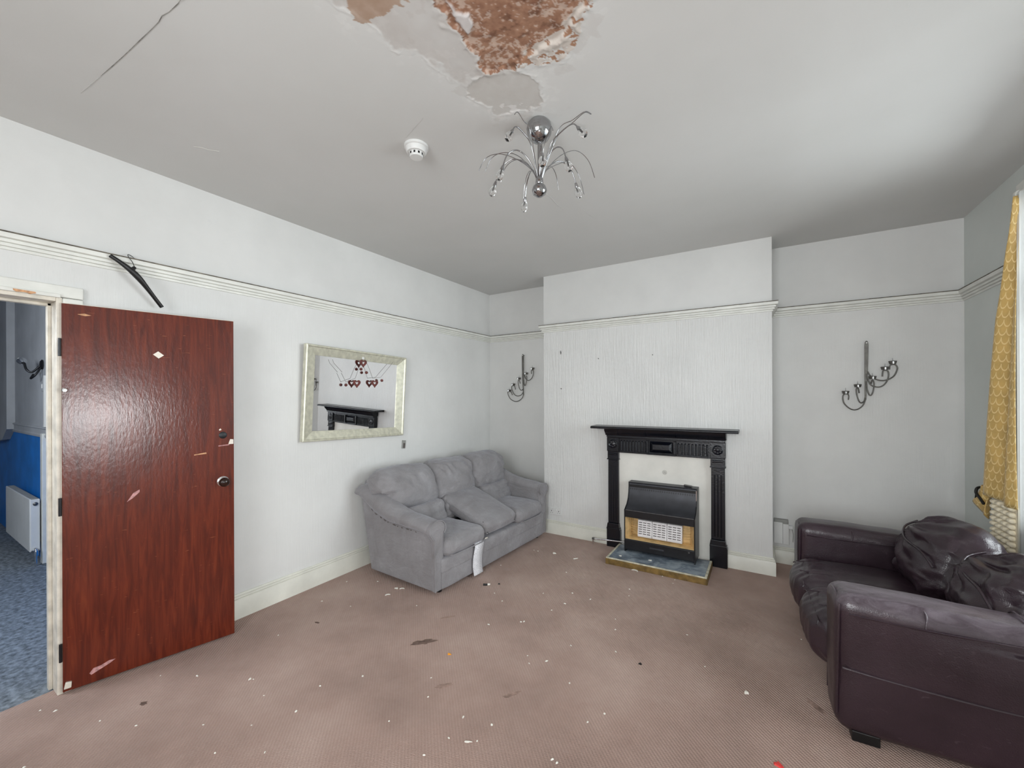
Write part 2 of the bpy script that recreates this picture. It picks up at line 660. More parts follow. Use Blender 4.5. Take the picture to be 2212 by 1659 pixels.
def soft(size, r, n=18, puff=(0, 0, 0), wr=0.0, wf=8.0, seed=0, fn=None, stretch=(1, 1, 1)):
    """upholstered box: rounded edges of radius r, faces puffed out by puff, surface wrinkled by wr; fn bends it"""
    if n not in _cg:
        _cg[n] = cubegrid(n)
    vs, fs = _cg[n]
    hx, hy, hz = (s / 2 for s in size)
    out = []
    for p in vs:
        # more cells near the edges so that the rounding is smooth
        e = [math.copysign(abs(c) ** 0.8, c) for c in p]
        P = Vector((e[0] * hx, e[1] * hy, e[2] * hz))
        rr = min(r, hx, hy, hz)
        q = Vector((max(-hx + rr, min(hx - rr, P.x)), max(-hy + rr, min(hy - rr, P.y)), max(-hz + rr, min(hz - rr, P.z))))
        d = P - q
        nrm = d.normalized() if d.length > 1e-9 else Vector((0, 0, 1))
        o = q + nrm * rr
        bx, by, bz = (1 - e[0] ** 2), (1 - e[1] ** 2), (1 - e[2] ** 2)
        o.x += math.copysign(puff[0] * by * bz, nrm.x) * abs(nrm.x)
        o.y += math.copysign(puff[1] * bx * bz, nrm.y) * abs(nrm.y)
        o.z += math.copysign(puff[2] * bx * by, nrm.z) * abs(nrm.z)
        if wr:
            s = Vector((o.x * stretch[0] * wf + seed * 3.7, o.y * stretch[1] * wf + seed, o.z * stretch[2] * wf - seed))
            w = noise.fractal(s, 0.9, 2.1, 3)
            rid = 1 - abs(noise.noise(s * 0.9 + Vector((9, 3, 1)))) * 2
            o += nrm * (wr * (0.6 * w + 0.5 * rid))
        if fn:
            o = fn(o)
        out.append(o)
    return MB().add(out, fs)


def mtx(loc=(0, 0, 0), rot=(0, 0, 0)):
    from mathutils import Euler
    return Matrix.Translation(loc) @ Euler(rot).to_matrix().to_4x4()


def xf(mb, m):
    mb.v = [tuple(m @ Vector(p)) for p in mb.v]
    return mb


def spl(pts, k=6):
    """Catmull-Rom through the points"""
    P = [Vector(p) for p in pts]
    out = []
    for i in range(len(P) - 1):
        p0, p1, p2, p3 = P[max(i - 1, 0)], P[i], P[i + 1], P[min(i + 2, len(P) - 1)]
        for s in range(k):
            t = s / k
            out.append(0.5 * ((2 * p1) + (p2 - p0) * t + (2 * p0 - 5 * p1 + 4 * p2 - p3) * t * t + (3 * p1 - p0 - 3 * p2 + p3) * t ** 3))
    out.append(P[-1])
    return out


def thing(name, label, cat, loc=(0, 0, 0), rz=0.0, group=None):
    o = bpy.data.objects.new(name, None)
    o.empty_display_size = 0.1
    COL.objects.link(o)
    o.location = loc
    o.rotation_euler = (0, 0, rz)
    o['label'] = label
    o['category'] = cat
    if group:
        o['group'] = group
    return o


def tag(o, label, cat, group=None, kind=None):
    o['label'] = label
    o['category'] = cat
    if group:
        o['group'] = group
    if kind:
        o['kind'] = kind
    return o


def struct(o, label, cat):
    o['kind'] = 'structure'
    o['label'] = label
    o['category'] = cat
    return o


# ------------------------------------------------------------------ room shell (x along the fireplace wall, y towards it)
H, WX = 2.807, 4.298
YB, XL, XR = -0.344, 0.965, 3.087
YR = -6.40
DY0, DY1, DZ = -4.62, -3.815, 1.975       # doorway in the left wall

struct(MB().box(-0.06, WX + 0.2, YR - 0.15, 0.15, -0.08, 0.0).build('floor', M['carpet']), 'brown ribbed carpet floor strewn with white plaster crumbs', 'floor')

w = MB()
w.box(-0.16, 0, DY1 + 0.021, 0.15, 0, H + 0.05)
w.box(-0.16, 0, YR - 0.1, DY0 - 0.021, 0, H + 0.05)
w.box(-0.16, 0, DY0 - 0.021, DY1 + 0.021, DZ + 0.021, H + 0.05)
struct(w.build('wall_left', M['wall']), 'white papered wall with the doorway, mirror and grey sofa', 'wall')
struct(MB().box(0, WX, 0, 0.15, 0, H + 0.05).build('wall_back', M['wall']), 'white back wall in the alcoves beside the chimney breast', 'wall')
struct(MB().box(XL, XR, YB, 0, 0, H + 0.03).build('wall_chimney_breast', M['breast']), 'white chimney breast with ribbed wallpaper above the black fire surround', 'wall')
# right wall with two window openings
W1 = (-2.62, -0.98, 0.78, 2.58)
W2 = (-5.50, -4.42, 0.78, 1.95)
w = MB()
xa, xb = WX, WX + 0.22
w.box(xa, xb, W1[1], 0.15, 0, H + 0.05)
w.box(xa, xb, W1[0], W1[1], 0, W1[2])
w.box(xa, xb, W1[0], W1[1], W1[3], H + 0.05)
w.box(xa, xb, W2[1], W1[0], 0, H + 0.05)
w.box(xa, xb, W2[0], W2[1], 0, W2[2])
w.box(xa, xb, W2[0], W2[1], W2[3], H + 0.05)
w.box(xa, xb, YR - 0.1, W2[0], 0, H + 0.05)
struct(w.build('wall_right', M['wall_right']), 'grey-white window wall behind the gold curtain', 'wall')
# rear wall with an added window for the fill lamp, behind the camera
R1 = (1.72, 3.68, 0.78, 2.42)
w = MB()
w.box(-0.16, R1[0], YR - 0.15, YR, 0, H + 0.05)
w.box(R1[1], WX + 0.2, YR - 0.15, YR, 0, H + 0.05)
w.box(R1[0], R1[1], YR - 0.15, YR, 0, R1[2])
w.box(R1[0], R1[1], YR - 0.15, YR, R1[3], H + 0.05)
struct(w.build('wall_rear', M['wall']), 'white wall with an added window behind the viewer', 'wall')


def window(name, y0, y1, z0, z1, x, label):
    t = thing(name, label, 'window', (x, 0, 0))
    t['kind'] = 'structure'
    f = MB()
    a, b = 0.10, 0.16
    f.box(a, b, y0, y0 + 0.06, z0, z1)
    f.box(a, b, y1 - 0.06, y1, z0, z1)
    f.box(a, b, y0, y1, z0, z0 + 0.07)
    f.box(a, b, y0, y1, z1 - 0.06, z1)
    f.build('window_frame', M['white'], t, bevel=0.004)
    ym, zm = (y0 + y1) / 2, z0 + (z1 - z0) * 0.68
    f = MB().box(a + 0.005, b - 0.005, ym - 0.025, ym + 0.025, z0, z1).box(a + 0.005, b - 0.005, y0, y1, zm - 0.025, zm + 0.025)
    f.build('glazing_bar', M['white'], t, bevel=0.003)
    for ya, yb_ in ((y0 + 0.05, ym - 0.02), (ym + 0.02, y1 - 0.05)):
        MB().box(a + 0.028, a + 0.032, ya, yb_, z0 + 0.06, zm - 0.02).build('pane', M['glass'], t)
        MB().box(a + 0.028, a + 0.032, ya, yb_, zm + 0.02, z1 - 0.05).build('pane', M['glass'], t)
    MB().box(-0.05, 0.11, y0 - 0.03, y1 + 0.03, z0 - 0.03, z0).build('window_sill', M['white'], t, bevel=0.006)
    c = MB()
    cx = -0.048
    c.box(cx, 0.0, y1 - 0.005, y1 + 0.115, z0 - 0.03, z1 + 0.02)
    c.box(cx, 0.0, y0 - 0.115, y0 + 0.005, z0 - 0.03, z1 + 0.02)
    c.box(cx, 0.0, y0 - 0.115, y1 + 0.115, z1 + 0.02, z1 + 0.10)
    c.build('window_casing', M['white'], t, bevel=0.006)
    return t


window('window_1', *W1, WX, 'white window casing at the right edge beside the gold curtain')
window('window_2', *W2, WX, 'second white sash window further along the right wall')
t = thing('added_rear_window', 'added white window round the fill lamp behind the viewer', 'window')  # unseen window added to hold the rear fill lamp
t['kind'] = 'structure'
f = MB()
for a in ((R1[0], R1[0] + 0.06, R1[2], R1[3]), (R1[1] - 0.06, R1[1], R1[2], R1[3]), (2.67, 2.73, R1[2], R1[3]), (R1[0], R1[1], R1[2], R1[2] + 0.06), (R1[0], R1[1], R1[3] - 0.06, R1[3]), (R1[0], R1[1], 1.85, 1.90)):
    f.box(a[0], a[1], YR - 0.11, YR - 0.06, a[2], a[3])
f.build('window_frame', M['white'], t)
for a, b in ((1.77, 2.68), (2.72, 3.63)):
    MB().box(a, b, YR - 0.087, YR - 0.083, R1[2] + 0.05, R1[3] - 0.05).build('pane', M['glass'], t)

# ------------------------------------------------------------------ ceiling with the failed plaster
PX0, PX1, PY0, PY1 = 1.56, 2.86, -3.92, -2.44
c = MB()
x0, x1, y0, y1 = -0.16, WX + 0.2, YR - 0.15, 0.15
c.box(x0, PX0, y0, y1, H, H + 0.06)
c.box(PX1, x1, y0, y1, H, H + 0.06)
c.box(PX0, PX1, y0, PY0, H, H + 0.06)
c.box(PX0, PX1, PY1, y1, H, H + 0.06)
ceiling = c.build('ceiling', M['ceiling'])
struct(ceiling, 'white painted ceiling with a brown patch of failed plaster', 'ceiling')
MB().box(PX0 - 0.02, PX1 + 0.02, PY0 - 0.02, PY1 + 0.02, H + 0.06, H + 0.08).build('ceiling_backing', M['ceiling'], ceiling)

POLY = dict(
    brown=[(2.223, -3.90), (2.16, -3.559), (2.1, -3.332), (2.093, -3.298), (2.095, -3.273), (2.079, -3.254), (2.089, -3.223), (2.089, -3.185), (2.079, -3.158), (2.069, -3.137), (2.076, -3.097), (2.079, -3.067), (2.06, -3.041), (2.069, -3.008), (2.084, -2.982), (2.133, -2.968), (2.187, -2.942), (2.207, -2.964), (2.247, -2.961), (2.295, -2.961), (2.346, -2.972), (2.381, -2.977), (2.416, -2.994), (2.445, -3.013), (2.489, -3.033), (2.528, -3.059), (2.60, -3.15), (2.70, -3.35), (2.70, -3.70), (2.5, -3.90)],
    brown2=[(2.018, -3.85), (1.90, -3.60), (1.857, -3.483), (1.822, -3.455), (1.816, -3.43), (1.827, -3.399), (1.851, -3.384), (1.86, -3.402), (1.907, -3.39), (1.988, -3.38), (2.032, -3.374), (2.12, -3.522), (2.16, -3.85)],
    mix=[(2.60, -3.10), (2.528, -3.04), (2.506, -3.03), (2.463, -2.958), (2.415, -2.907), (2.367, -2.887), (2.296, -2.908), (2.232, -2.933), (2.197, -2.948), (2.245, -2.99), (2.333, -2.99), (2.433, -3.03), (2.53, -3.08)],
    stain=[(1.80, -3.60), (1.818, -3.452), (1.843, -3.389), (1.84, -3.321), (1.85, -3.253), (1.911, -3.215), (1.929, -3.161), (1.938, -3.093), (1.934, -3.039), (1.954, -2.984), (1.995, -3.009), (2.067, -2.997), (2.13, -2.99), (2.30, -3.51), (2.3, -3.90), (1.95, -3.90)],
    low=[(1.973, -2.98), (1.938, -2.93), (1.946, -2.878), (1.962, -2.828), (1.979, -2.766), (2.06, -2.731), (2.104, -2.708), (2.172, -2.706), (2.208, -2.723), (2.224, -2.779), (2.226, -2.856), (2.197, -2.948), (2.101, -3.007), (2.036, -3.0)],
    white=[(2.124, -3.36), (2.129, -3.264), (2.173, -3.239), (2.168, -3.21), (2.146, -3.188), (2.106, -3.168), (2.102, -3.209), (2.108, -3.26)])


def vnoise(X, Y, f, seed):
    """smooth value noise on arrays, -1..1"""
    x, y = X * f + seed * 17.3, Y * f - seed * 9.1
    xi, yi = np.floor(x), np.floor(y)
    xf_, yf_ = x - xi, y - yi
    xs, ys = xf_ * xf_ * (3 - 2 * xf_), yf_ * yf_ * (3 - 2 * yf_)

    def h(a, b):
        s = np.sin(a * 127.1 + b * 311.7 + seed * 74.7) * 43758.5453
        return s - np.floor(s)
    a = h(xi, yi) * (1 - xs) + h(xi + 1, yi) * xs
    b = h(xi, yi + 1) * (1 - xs) + h(xi + 1, yi + 1) * xs
    return 2 * (a * (1 - ys) + b * ys) - 1


def fbm(X, Y, f, seed, o=4):
    s, a, t = 0, 1.0, 0
    for k in range(o):
        s = s + a * vnoise(X, Y, f * 2 ** k, seed + k)
        t += a
        a *= 0.55
    return s / t


def sdf(poly, X, Y):
    """signed distance, positive inside"""
    ins = np.zeros(X.shape, bool)
    d2 = np.full(X.shape, 1e9)
    n = len(poly)
    for i in range(n):
        ax, ay = poly[i]
        bx, by = poly[(i + 1) % n]
        cond = ((ay > Y) != (by > Y))
        with np.errstate(divide='ignore', invalid='ignore'):
            xi = (bx - ax) * (Y - ay) / (by - ay + 1e-12) + ax
        ins ^= cond & (X < xi)
        ex, ey = bx - ax, by - ay
        t = np.clip(((X - ax) * ex + (Y - ay) * ey) / (ex * ex + ey * ey), 0, 1)
        d2 = np.minimum(d2, (X - ax - t * ex) ** 2 + (Y - ay - t * ey) ** 2)
    return np.where(ins, 1, -1) * np.sqrt(d2)


def L3(c):
    return np.array(lin(c))


NX, NY = 300, 340
gx, gy = np.meshgrid(np.linspace(PX0, PX1, NX), np.linspace(PY0, PY1, NY))
wobx = fbm(gx, gy, 14, 1) * 0.022 + fbm(gx, gy, 60, 9, 2) * 0.006
woby = fbm(gx, gy, 14, 2) * 0.022 + fbm(gx, gy, 60, 8, 2) * 0.006
S = {k: sdf(p, gx + wobx * (1.5 if k in ('low', 'stain') else 1), gy + woby * (1.5 if k in ('low', 'stain') else 1)) for k, p in POLY.items()}
n1, n2, n3 = fbm(gx, gy, 9, 3), fbm(gx, gy, 32, 4), fbm(gx, gy, 75, 5, 3)
edgefade = np.clip(np.minimum.reduce([gx - PX0, PX1 - gx, gy - PY0, PY1 - gy]) / 0.06, 0, 1)
# tone of the sound ceiling paint on this grid, as in the ceiling material
base = L3((212, 212, 210))[None, None, :] * np.ones(gx.shape + (1,))


def blend(C, mask, col):
    m = np.clip(mask, 0, 1)[..., None]
    return C * (1 - m) + np.asarray(col) * m


C = base.copy()
# pale halo of flaking paint round the damage, grey stains, then the bare brown coat
halo = np.maximum.reduce([S['brown'], S['stain'], S['low'], S['mix'], S['brown2']])
C = blend(C, np.clip((halo + 0.10) / 0.10, 0, 1) * (0.25 + 0.5 * (n2 > 0.18)) * (n1 > -0.2) * edgefade, L3((224, 224, 222)))
C = blend(C, ((halo > -0.12) & (fbm(gx, gy, 7, 22) > 0.25)) * 0.35 * np.clip((halo + 0.12) / 0.06, 0, 1), L3((196, 192, 188)))
C = blend(C, np.clip(S['stain'] / 0.012, 0, 1) * (0.55 + 0.35 * n1), L3((186, 179, 174)))
C = blend(C, np.clip(S['low'] / 0.004, 0, 1) * (0.75 + 0.25 * n2), L3((194, 190, 185)))
C = blend(C, ((S['low'] > -0.02) & (S['low'] < 0.06) & (n2 + 0.5 * n3 > 0.12) & (gy > -2.82) & (gx < 2.13)) * 0.85, L3((224, 222, 220)))
bcol = L3((154, 117, 96))[None, None, :] + (n2[..., None] * 0.08 + n3[..., None] * 0.10 + n1[..., None] * 0.06) * np.array([1.0, 0.72, 0.5])
bcol = np.clip(bcol, 0.02, 1)
bm_ = S['brown'] > 0
C = np.where(bm_[..., None], bcol, C)
vein = np.abs(fbm(gx + 0.02 * n2, gy + 0.02 * n1, 26, 31, 4)) < 0.045 + 0.04 * (n1 > 0.1)
whit = bm_ & ((n3 > 0.40) | (vein & (fbm(gx, gy, 6, 44) > -0.12)) | ((S['brown'] < 0.09) & (n2 + n3 > 0.42)))
C = np.where(whit[..., None], C * 0.48 + L3((208, 192, 180)) * 0.52, C)
dark = bm_ & (n2 < -0.32)
C = np.where(dark[..., None], C * 0.75, C)
b2 = (S['brown2'] > 0) & (n1 + S['brown2'] * -9 > -0.55)
C = np.where(b2[..., None], C * 0.35 + (L3((158, 116, 78)) + n2[..., None] * 0.08) * 0.65, C)
mx_ = (S['mix'] > 0)
C = np.where((mx_ & (n2 > -0.05))[..., None], L3((204, 196, 188)) * (1 + 0.08 * n3[..., None]), C)
C = np.where((mx_ & (n2 < -0.15))[..., None], L3((166, 128, 104)) * (1 + 0.1 * n3[..., None]), C)
C = blend(C, np.clip(S['white'] / 0.006, 0, 1) * 0.9, L3((206, 203, 202)))
C = np.clip(C / L3((212, 212, 210))[None, None, :], 0.01, 1.3)
deep = np.clip(S['brown'] / 0.010, 0, 1) * (1 - np.clip(S['white'] / 0.008, 0, 1))
zz = H + deep * (0.009 + 0.002 * n2 + 0.0012 * n3)
for key, amp, wid in (('brown', 0.006, 0.014), ('low', 0.002, 0.006), ('stain', 0.002, 0.008), ('mix', 0.004, 0.012)):
    lip = np.exp(-((S[key] + wid * 0.4) / wid) ** 2)
    zz = zz - lip * amp * np.clip(0.45 + 0.9 * n2, 0, 1.2) * edgefade
zz = zz - mx_ * np.clip(n2 + n3, 0, 1) * 0.004
zz = zz + np.clip(S['low'] / 0.004, 0, 1) * 0.0015
zz = np.where(edgefade <= 0, H, zz)
mb = MB()
mb.v = np.stack([gx.ravel(), gy.ravel(), zz.ravel()], 1).tolist()
mb.f = [(j * NX + i, (j + 1) * NX + i, (j + 1) * NX + i + 1, j * NX + i + 1) for j in range(NY - 1) for i in range(NX - 1)]
po = mb.build('failed_plaster', M['patch'], ceiling, smooth=180)
po['label'] = 'brown bare plaster and grey water stain with peeling paint edges'
ca = po.data.color_attributes.new('Col', 'FLOAT_COLOR', 'POINT')
ca.data.foreach_set('color', np.concatenate([C.reshape(-1, 3), np.ones((NX * NY, 1))], 1).astype(np.float32).ravel())


def strip_line(pts, wd, mat, name, parent, z):
    vs, fs = [], []
    for i, p in enumerate(pts):
        q = Vector(pts[min(i + 1, len(pts) - 1)]) - Vector(pts[max(i - 1, 0)])
        nn = Vector((-q.y, q.x)).normalized()
        ww = wd * (0.5 + 0.5 * math.sin(i * 2.3)) * 0.5 + wd * 0.5
        if i in (0, len(pts) - 1):
            ww *= 0.3
        for s in (-1, 1):
            vs.append((p[0] + nn.x * ww * s, p[1] + nn.y * ww * s, z))
        for s in (-1, 1):
            vs.append((p[0] + nn.x * ww * s, p[1] + nn.y * ww * s, z + 0.0012))
    for i in range(len(pts) - 1):
        a, b = i * 4, (i + 1) * 4
        fs += [(a, a + 1, b + 1, b), (a, b, b + 2, a + 2), (a + 1, a + 3, b + 3, b + 1)]
    return MB().add(vs, fs).build(name, mat, parent)


strip_line([(1.386, -3.777), (1.369, -3.775), (1.305, -3.779), (1.267, -3.786), (1.229, -3.783), (1.162, -3.786), (1.075, -3.791), (0.979, -3.796), (0.912, -3.8), (0.826, -3.806), (0.725, -3.814)], 0.0014, M['crackline'], 'crack', ceiling, H - 0.0012)
strip_line([(0.725, -3.814), (0.62, -3.822), (0.523, -3.83)], 0.0015, M['softcrack'], 'crack', ceiling, H - 0.0012)
strip_line([(2.0, -3.775), (1.75, -3.78), (1.55, -3.775), (1.386, -3.777)], 0.002, M['crackline'], 'crack', ceiling, H - 0.0035)
strip_line([(1.828, -1.985), (1.83, -1.904), (1.823, -1.8), (1.834, -1.729)], 0.002, M['softcrack'], 'crack', ceiling, H - 0.0012)
strip_line([(1.946, -1.645), (1.956, -1.516), (1.966, -1.482)], 0.002, M['softcrack'], 'crack', ceiling, H - 0.0012)
strip_line([(1.663, -2.931), (1.57, -2.899), (1.482, -2.868)], 0.0016, M['softcrack'], 'crack', ceiling, H - 0.0012)
strip_line([(0.49, -3.408), (0.513, -3.383), (0.522, -3.355), (0.555, -3.318)], 0.003, M['panel'], 'paint_scratch', ceiling, H - 0.0015)

# ------------------------------------------------------------------ skirtings and picture rails
SK = [(0, 0), (0.022, 0), (0.022, 0.118), (0.019, 0.124), (0.019, 0.134), (0.012, 0.1355), (0.012, 0.139), (0.016, 0.141), (0.015, 0.149), (0.007, 0.151), (0.007, 0.155), (0.010, 0.157), (0.007, 0.164), (0, 0.165)]
SKB = [(a, b * 0.88) for a, b in SK]
struct(MB().sweep(SK, [(0, -3.72), (0, 0)]).build('baseboard_left', M['skirting'], smooth=30), 'cream skirting board under the mirror and behind the grey sofa', 'baseboard')
struct(MB().sweep(SKB, [(0, 0), (XL, 0), (XL, YB), (1.688, YB)]).build('baseboard_alcove', M['skirting'], smooth=30), 'cream skirting left of the fireplace under the double socket', 'baseboard')
struct(MB().sweep(SKB, [(2.757, YB), (XR, YB), (XR, 0), (WX, 0)]).build('baseboard_back', M['skirting'], smooth=30), 'cream skirting between the fireplace and the leather sofa', 'baseboard')
struct(MB().sweep(SK, [(WX, 0), (WX, YR)]).build('baseboard_right', M['skirting'], smooth=30), 'cream skirting along the window wall', 'baseboard')
ZR = 2.264
PR = [(0, ZR), (0, ZR - 0.076), (0.009, ZR - 0.075), (0.010, ZR - 0.066), (0.006, ZR - 0.0645), (0.006, ZR - 0.062), (0.018, ZR - 0.060), (0.020, ZR - 0.050), (0.014, ZR - 0.048), (0.014, ZR - 0.045), (0.027, ZR - 0.043), (0.029, ZR - 0.033), (0.023, ZR - 0.031), (0.023, ZR - 0.028), (0.040, ZR - 0.024), (0.043, ZR - 0.012), (0.042, ZR - 0.002), (0.036, ZR), (0.030, ZR - 0.006), (0.008, ZR - 0.006)]
PATH = [(0, YR), (0, 0), (XL, 0), (XL, YB), (XR, YB), (XR, 0), (WX, 0), (WX, -0.80)]
tr = MB().sweep(PR, PATH).build('trim_1', M['white'], smooth=25)
struct(tr, 'white moulded picture rail running round the walls and chimney breast', 'picture rail')
dl = MB().sweep([(0.0005, ZR - 0.001), (0.0425, ZR - 0.001), (0.0435, ZR + 0.001), (0.0435, ZR + 0.0045), (0.0005, ZR + 0.0045)], PATH).build('ledge_dust', M['dirtline'], tr)

# ------------------------------------------------------------------ doorway: lining, architrave, door leaf
fr = thing('trim_2', 'chipped cream door lining and white architrave round the open doorway', 'door frame')
fr['kind'] = 'structure'
MB().box(-0.17, 0.018, DY1, DY1 + 0.022, 0, DZ + 0.022).build('door_lining', M['cream'], fr, bevel=0.003)
MB().box(-0.17, 0.018, DY0 - 0.022, DY0, 0, DZ + 0.022).build('door_lining', M['cream'], fr, bevel=0.003)
MB().box(-0.17, 0.018, DY0, DY1, DZ, DZ + 0.022).build('door_lining', M['cream'], fr, bevel=0.003)
MB().box(-0.11, -0.075, DY1 - 0.014, DY1, 0, DZ).box(-0.11, -0.075, DY0, DY1, DZ - 0.014, DZ).build('door_stop', M['cream'], fr, bevel=0.002)
MB().box(0.0, 0.022, DY1 + 0.022, DY1 + 0.098, 0, DZ + 0.022).build('architrave', M['white'], fr, bevel=0.008, seg=3)
MB().box(0.0, 0.022, DY0 - 0.098, DY0 - 0.022, 0, DZ + 0.022).build('architrave', M['white'], fr, bevel=0.008, seg=3)
MB().box(0.0, 0.022, DY0 - 0.098, DY1 + 0.098, DZ + 0.024, 2.058).build('architrave', M['white'], fr, bevel=0.006, seg=3)
MB().box(0.018, 0.034, DY0 - 0.02, DY1 + 0.014, DZ + 0.018, DZ + 0.036).build('head_bead', M['white'], fr, bevel=0.003)
MB().prism([(-3.955, 2.006), (-3.885, 2.004), (-3.883, 1.997), (-3.90, 1.992), (-3.92, 1.995), (-3.945, 1.993), (-3.953, 1.998)], 'x', 0.0215, 0.0365).build('wood_scar', M['wood_scar'], fr)

DANG = math.atan2(0.1655, 0.706)      # door thrown back almost against the wall
leafT = thing('door_1', 'dark red varnished wooden door standing open against the left wall', 'door', (0.034, -3.800, 0), -DANG)
leafT['kind'] = 'structure'
DW, DH = 0.725, 1.968
# local: y along the leaf from the hinge, x towards the room is the seen face
MB().box(-0.040, 0.0, 0.0, DW, 0.012, DH).build('door_leaf', M['door'], leafT, bevel=0.0025)
MB().box(-0.0405, -0.0005, 0.0015, DW - 0.0015, DH - 0.001, DH + 0.0015).build('door_top_edge', M['cream'], leafT)
RX = (0, PI / 2, 0)
k = MB().lathe([(0.0, 0.000), (0.031, 0.0), (0.031, 0.004), (0.026, 0.008), (0.012, 0.010)], 28, mtx((0.0, 0.667, 0.974), RX)).build('knob_rose', M['chrome'], leafT, smooth=40)
MB().lathe([(0.011, 0.006), (0.012, 0.022), (0.022, 0.030), (0.028, 0.042), (0.026, 0.056), (0.015, 0.064), (0, 0.066)], 28, mtx((0.0, 0.667, 0.974), RX)).build('door_knob', M['bronze'], leafT, smooth=60)
MB().lathe([(0.0, 0.0), (0.021, 0.0), (0.021, 0.002), (0.018, 0.004), (0.0, 0.0045)], 24, mtx((0.0, 0.668, 1.258), RX)).build('night_latch', M['keyhole'], leafT, smooth=40)
MB().prism([(0.345, 1.733), (0.367, 1.752), (0.392, 1.731), (0.369, 1.712)], 'x', 0.0, 0.0012).build('sticker', M['sticker'], leafT)
MB().prism([(0.526, 1.152), (0.585, 1.160), (0.586, 1.151), (0.545, 1.149), (0.527, 1.147)], 'x', 0, 0.0010).build('scar', M['wood_scar'], leafT)
MB().prism([(0.236, 0.925), (0.262, 0.97), (0.287, 0.985), (0.288, 0.972), (0.262, 0.944)], 'x', 0, 0.0010).build('scar', M['pink_scar'], leafT)
MB().prism([(0.696, 1.20), (0.722, 1.20), (0.722, 1.228), (0.706, 1.231), (0.70, 1.215)], 'x', 0, 0.0010).build('scar', M['sticker'], leafT)
MB().prism([(0.645, 1.196), (0.70, 1.199), (0.70, 1.194), (0.645, 1.190)], 'x', 0, 0.0010).build('scar', M['pink_scar'], leafT)
MB().prism([(0.648, 1.294), (0.656, 1.30), (0.661, 1.291), (0.65, 1.286)], 'x', 0, 0.0010).build('scar', M['sticker'], leafT)
MB().prism([(0.093, 0.065), (0.108, 0.086), (0.135, 0.088), (0.165, 0.10), (0.19, 0.098), (0.165, 0.083), (0.125, 0.066), (0.10, 0.055)], 'x', 0, 0.0008).build('scar', M['pink_scar'], leafT)
MB().prism([(0.055, 1.918), (0.08, 1.925), (0.105, 1.918), (0.083, 1.912)], 'x', 0, 0.0008).build('scar', M['wood_scar'], leafT)
for z in (0.17, 0.90, 1.70):
    hb = MB().tube([(0.004, -0.006, z), (0.004, -0.006, z + 0.09)], 0.0062, 10)
    hb.build('hinge', M['black_metal'], leafT, smooth=40)
MB().lathe([(0.011, 0.0), (0.011, 0.004), (0.007, 0.008), (0.007, 0.02), (0.011, 0.024), (0.009, 0.03), (0, 0.031)], 16, mtx((0.0, 0.012, 1.53), RX)).build('coat_peg', M['chrome'], leafT, smooth=50)
MB().prism([(0.004, 0.03), (0.03, 0.03), (0.032, 0.058), (0.01, 0.062)], 'x', -0.0415, 0.012).build('door_catch', M['cream'], leafT, bevel=0.003)

# ------------------------------------------------------------------ hallway beyond the doorway
HY = -3.43
struct(MB().box(-6.0, -0.06, -6.0, -3.2, -0.085, -0.002).build('floor_hall', M['hall_carpet']), 'worn blue-grey carpet of the hallway beyond the doorway', 'floor')
hw = MB().box(-6.0, -0.16, HY, HY + 0.1, 1.13, H).build('wall_hall', M['hall_wall'])
struct(hw, 'grey hallway wall above the blue dado seen through the doorway', 'wall')
MB().box(-6.0, -0.16, HY, HY + 0.1, 0, 1.13).build('blue_dado', M['blue'], hw)
MB().sweep([(0, 1.13), (0.012, 1.13), (0.016, 1.15), (0.010, 1.165), (0.010, 1.205), (0.02, 1.212), (0.02, 1.224), (0, 1.228)], [(-6.0, HY), (-0.16, HY)]).build('dado_rail', M['hall_wall'], hw)
struct(MB().box(-6.0, -0.16, -6.0, -3.33, H - 0.1, H).build('ceiling_hall', M['hall_wall']), 'grey ceiling of the hallway', 'ceiling')
struct(MB().box(-6.1, -6.0, -6.0, -3.3, 0, H).build('wall_hall_end', M['hall_wall']), 'grey end wall of the hallway', 'wall')
struct(MB().box(-6.0, -0.16, -6.1, -6.0, 0, H).build('wall_hall_side', M['hall_wall']), 'grey side wall of the hallway', 'wall')
# sloping stair casing at the left of the hallway view
struct(MB().prism([(-5.9, 0.86), (-4.12, 1.035), (-3.86, 1.16), (-3.86, H - 0.1), (-5.9, H - 0.1)], 'y', HY - 0.06, HY - 0.001).build('wall_stair_casing', M['hall_wall']), 'grey sloping stair casing above the blue hallway wall', 'wall')
struct(MB().box(-2.56, -2.49, HY - 0.03, HY - 0.001, 0, 1.17).build('trim_3', M['white'], bevel=0.004), 'white upright trim beside the hallway radiator', 'trim')

rd = thing('radiator', 'white panel radiator on the blue hallway wall beyond the doorway', 'radiator', (-2.52, -3.53, 0.12))
MB().box(-1.07, 0.0, 0.0, 0.012, 0.0, 0.47).build('front_panel', M['plastic'], rd, bevel=0.005, seg=3)
MB().box(-1.07, 0.0, 0.050, 0.062, 0.0, 0.46).build('back_panel', M['plastic'], rd, bevel=0.004)
MB().box(-0.008, 0.004, 0.006, 0.060, 0.01, 0.465).build('end_cap', M['plastic'], rd, bevel=0.003)
g = MB().box(-1.065, -0.005, 0.004, 0.058, 0.462, 0.466)
for i in range(26):
    x = -1.05 + i * 0.040
    g.box(x, x + 0.022, 0.012, 0.050, 0.466, 0.472)
g.build('top_grille', M['grey_plastic'], rd)
MB().lathe([(0, 0), (0.016, 0), (0.016, 0.006), (0.010, 0.010), (0, 0.011)], 16, mtx((0.004, 0.034, 0.425), (0, PI / 2, 0))).build('air_valve', M['steel'], rd, smooth=40)
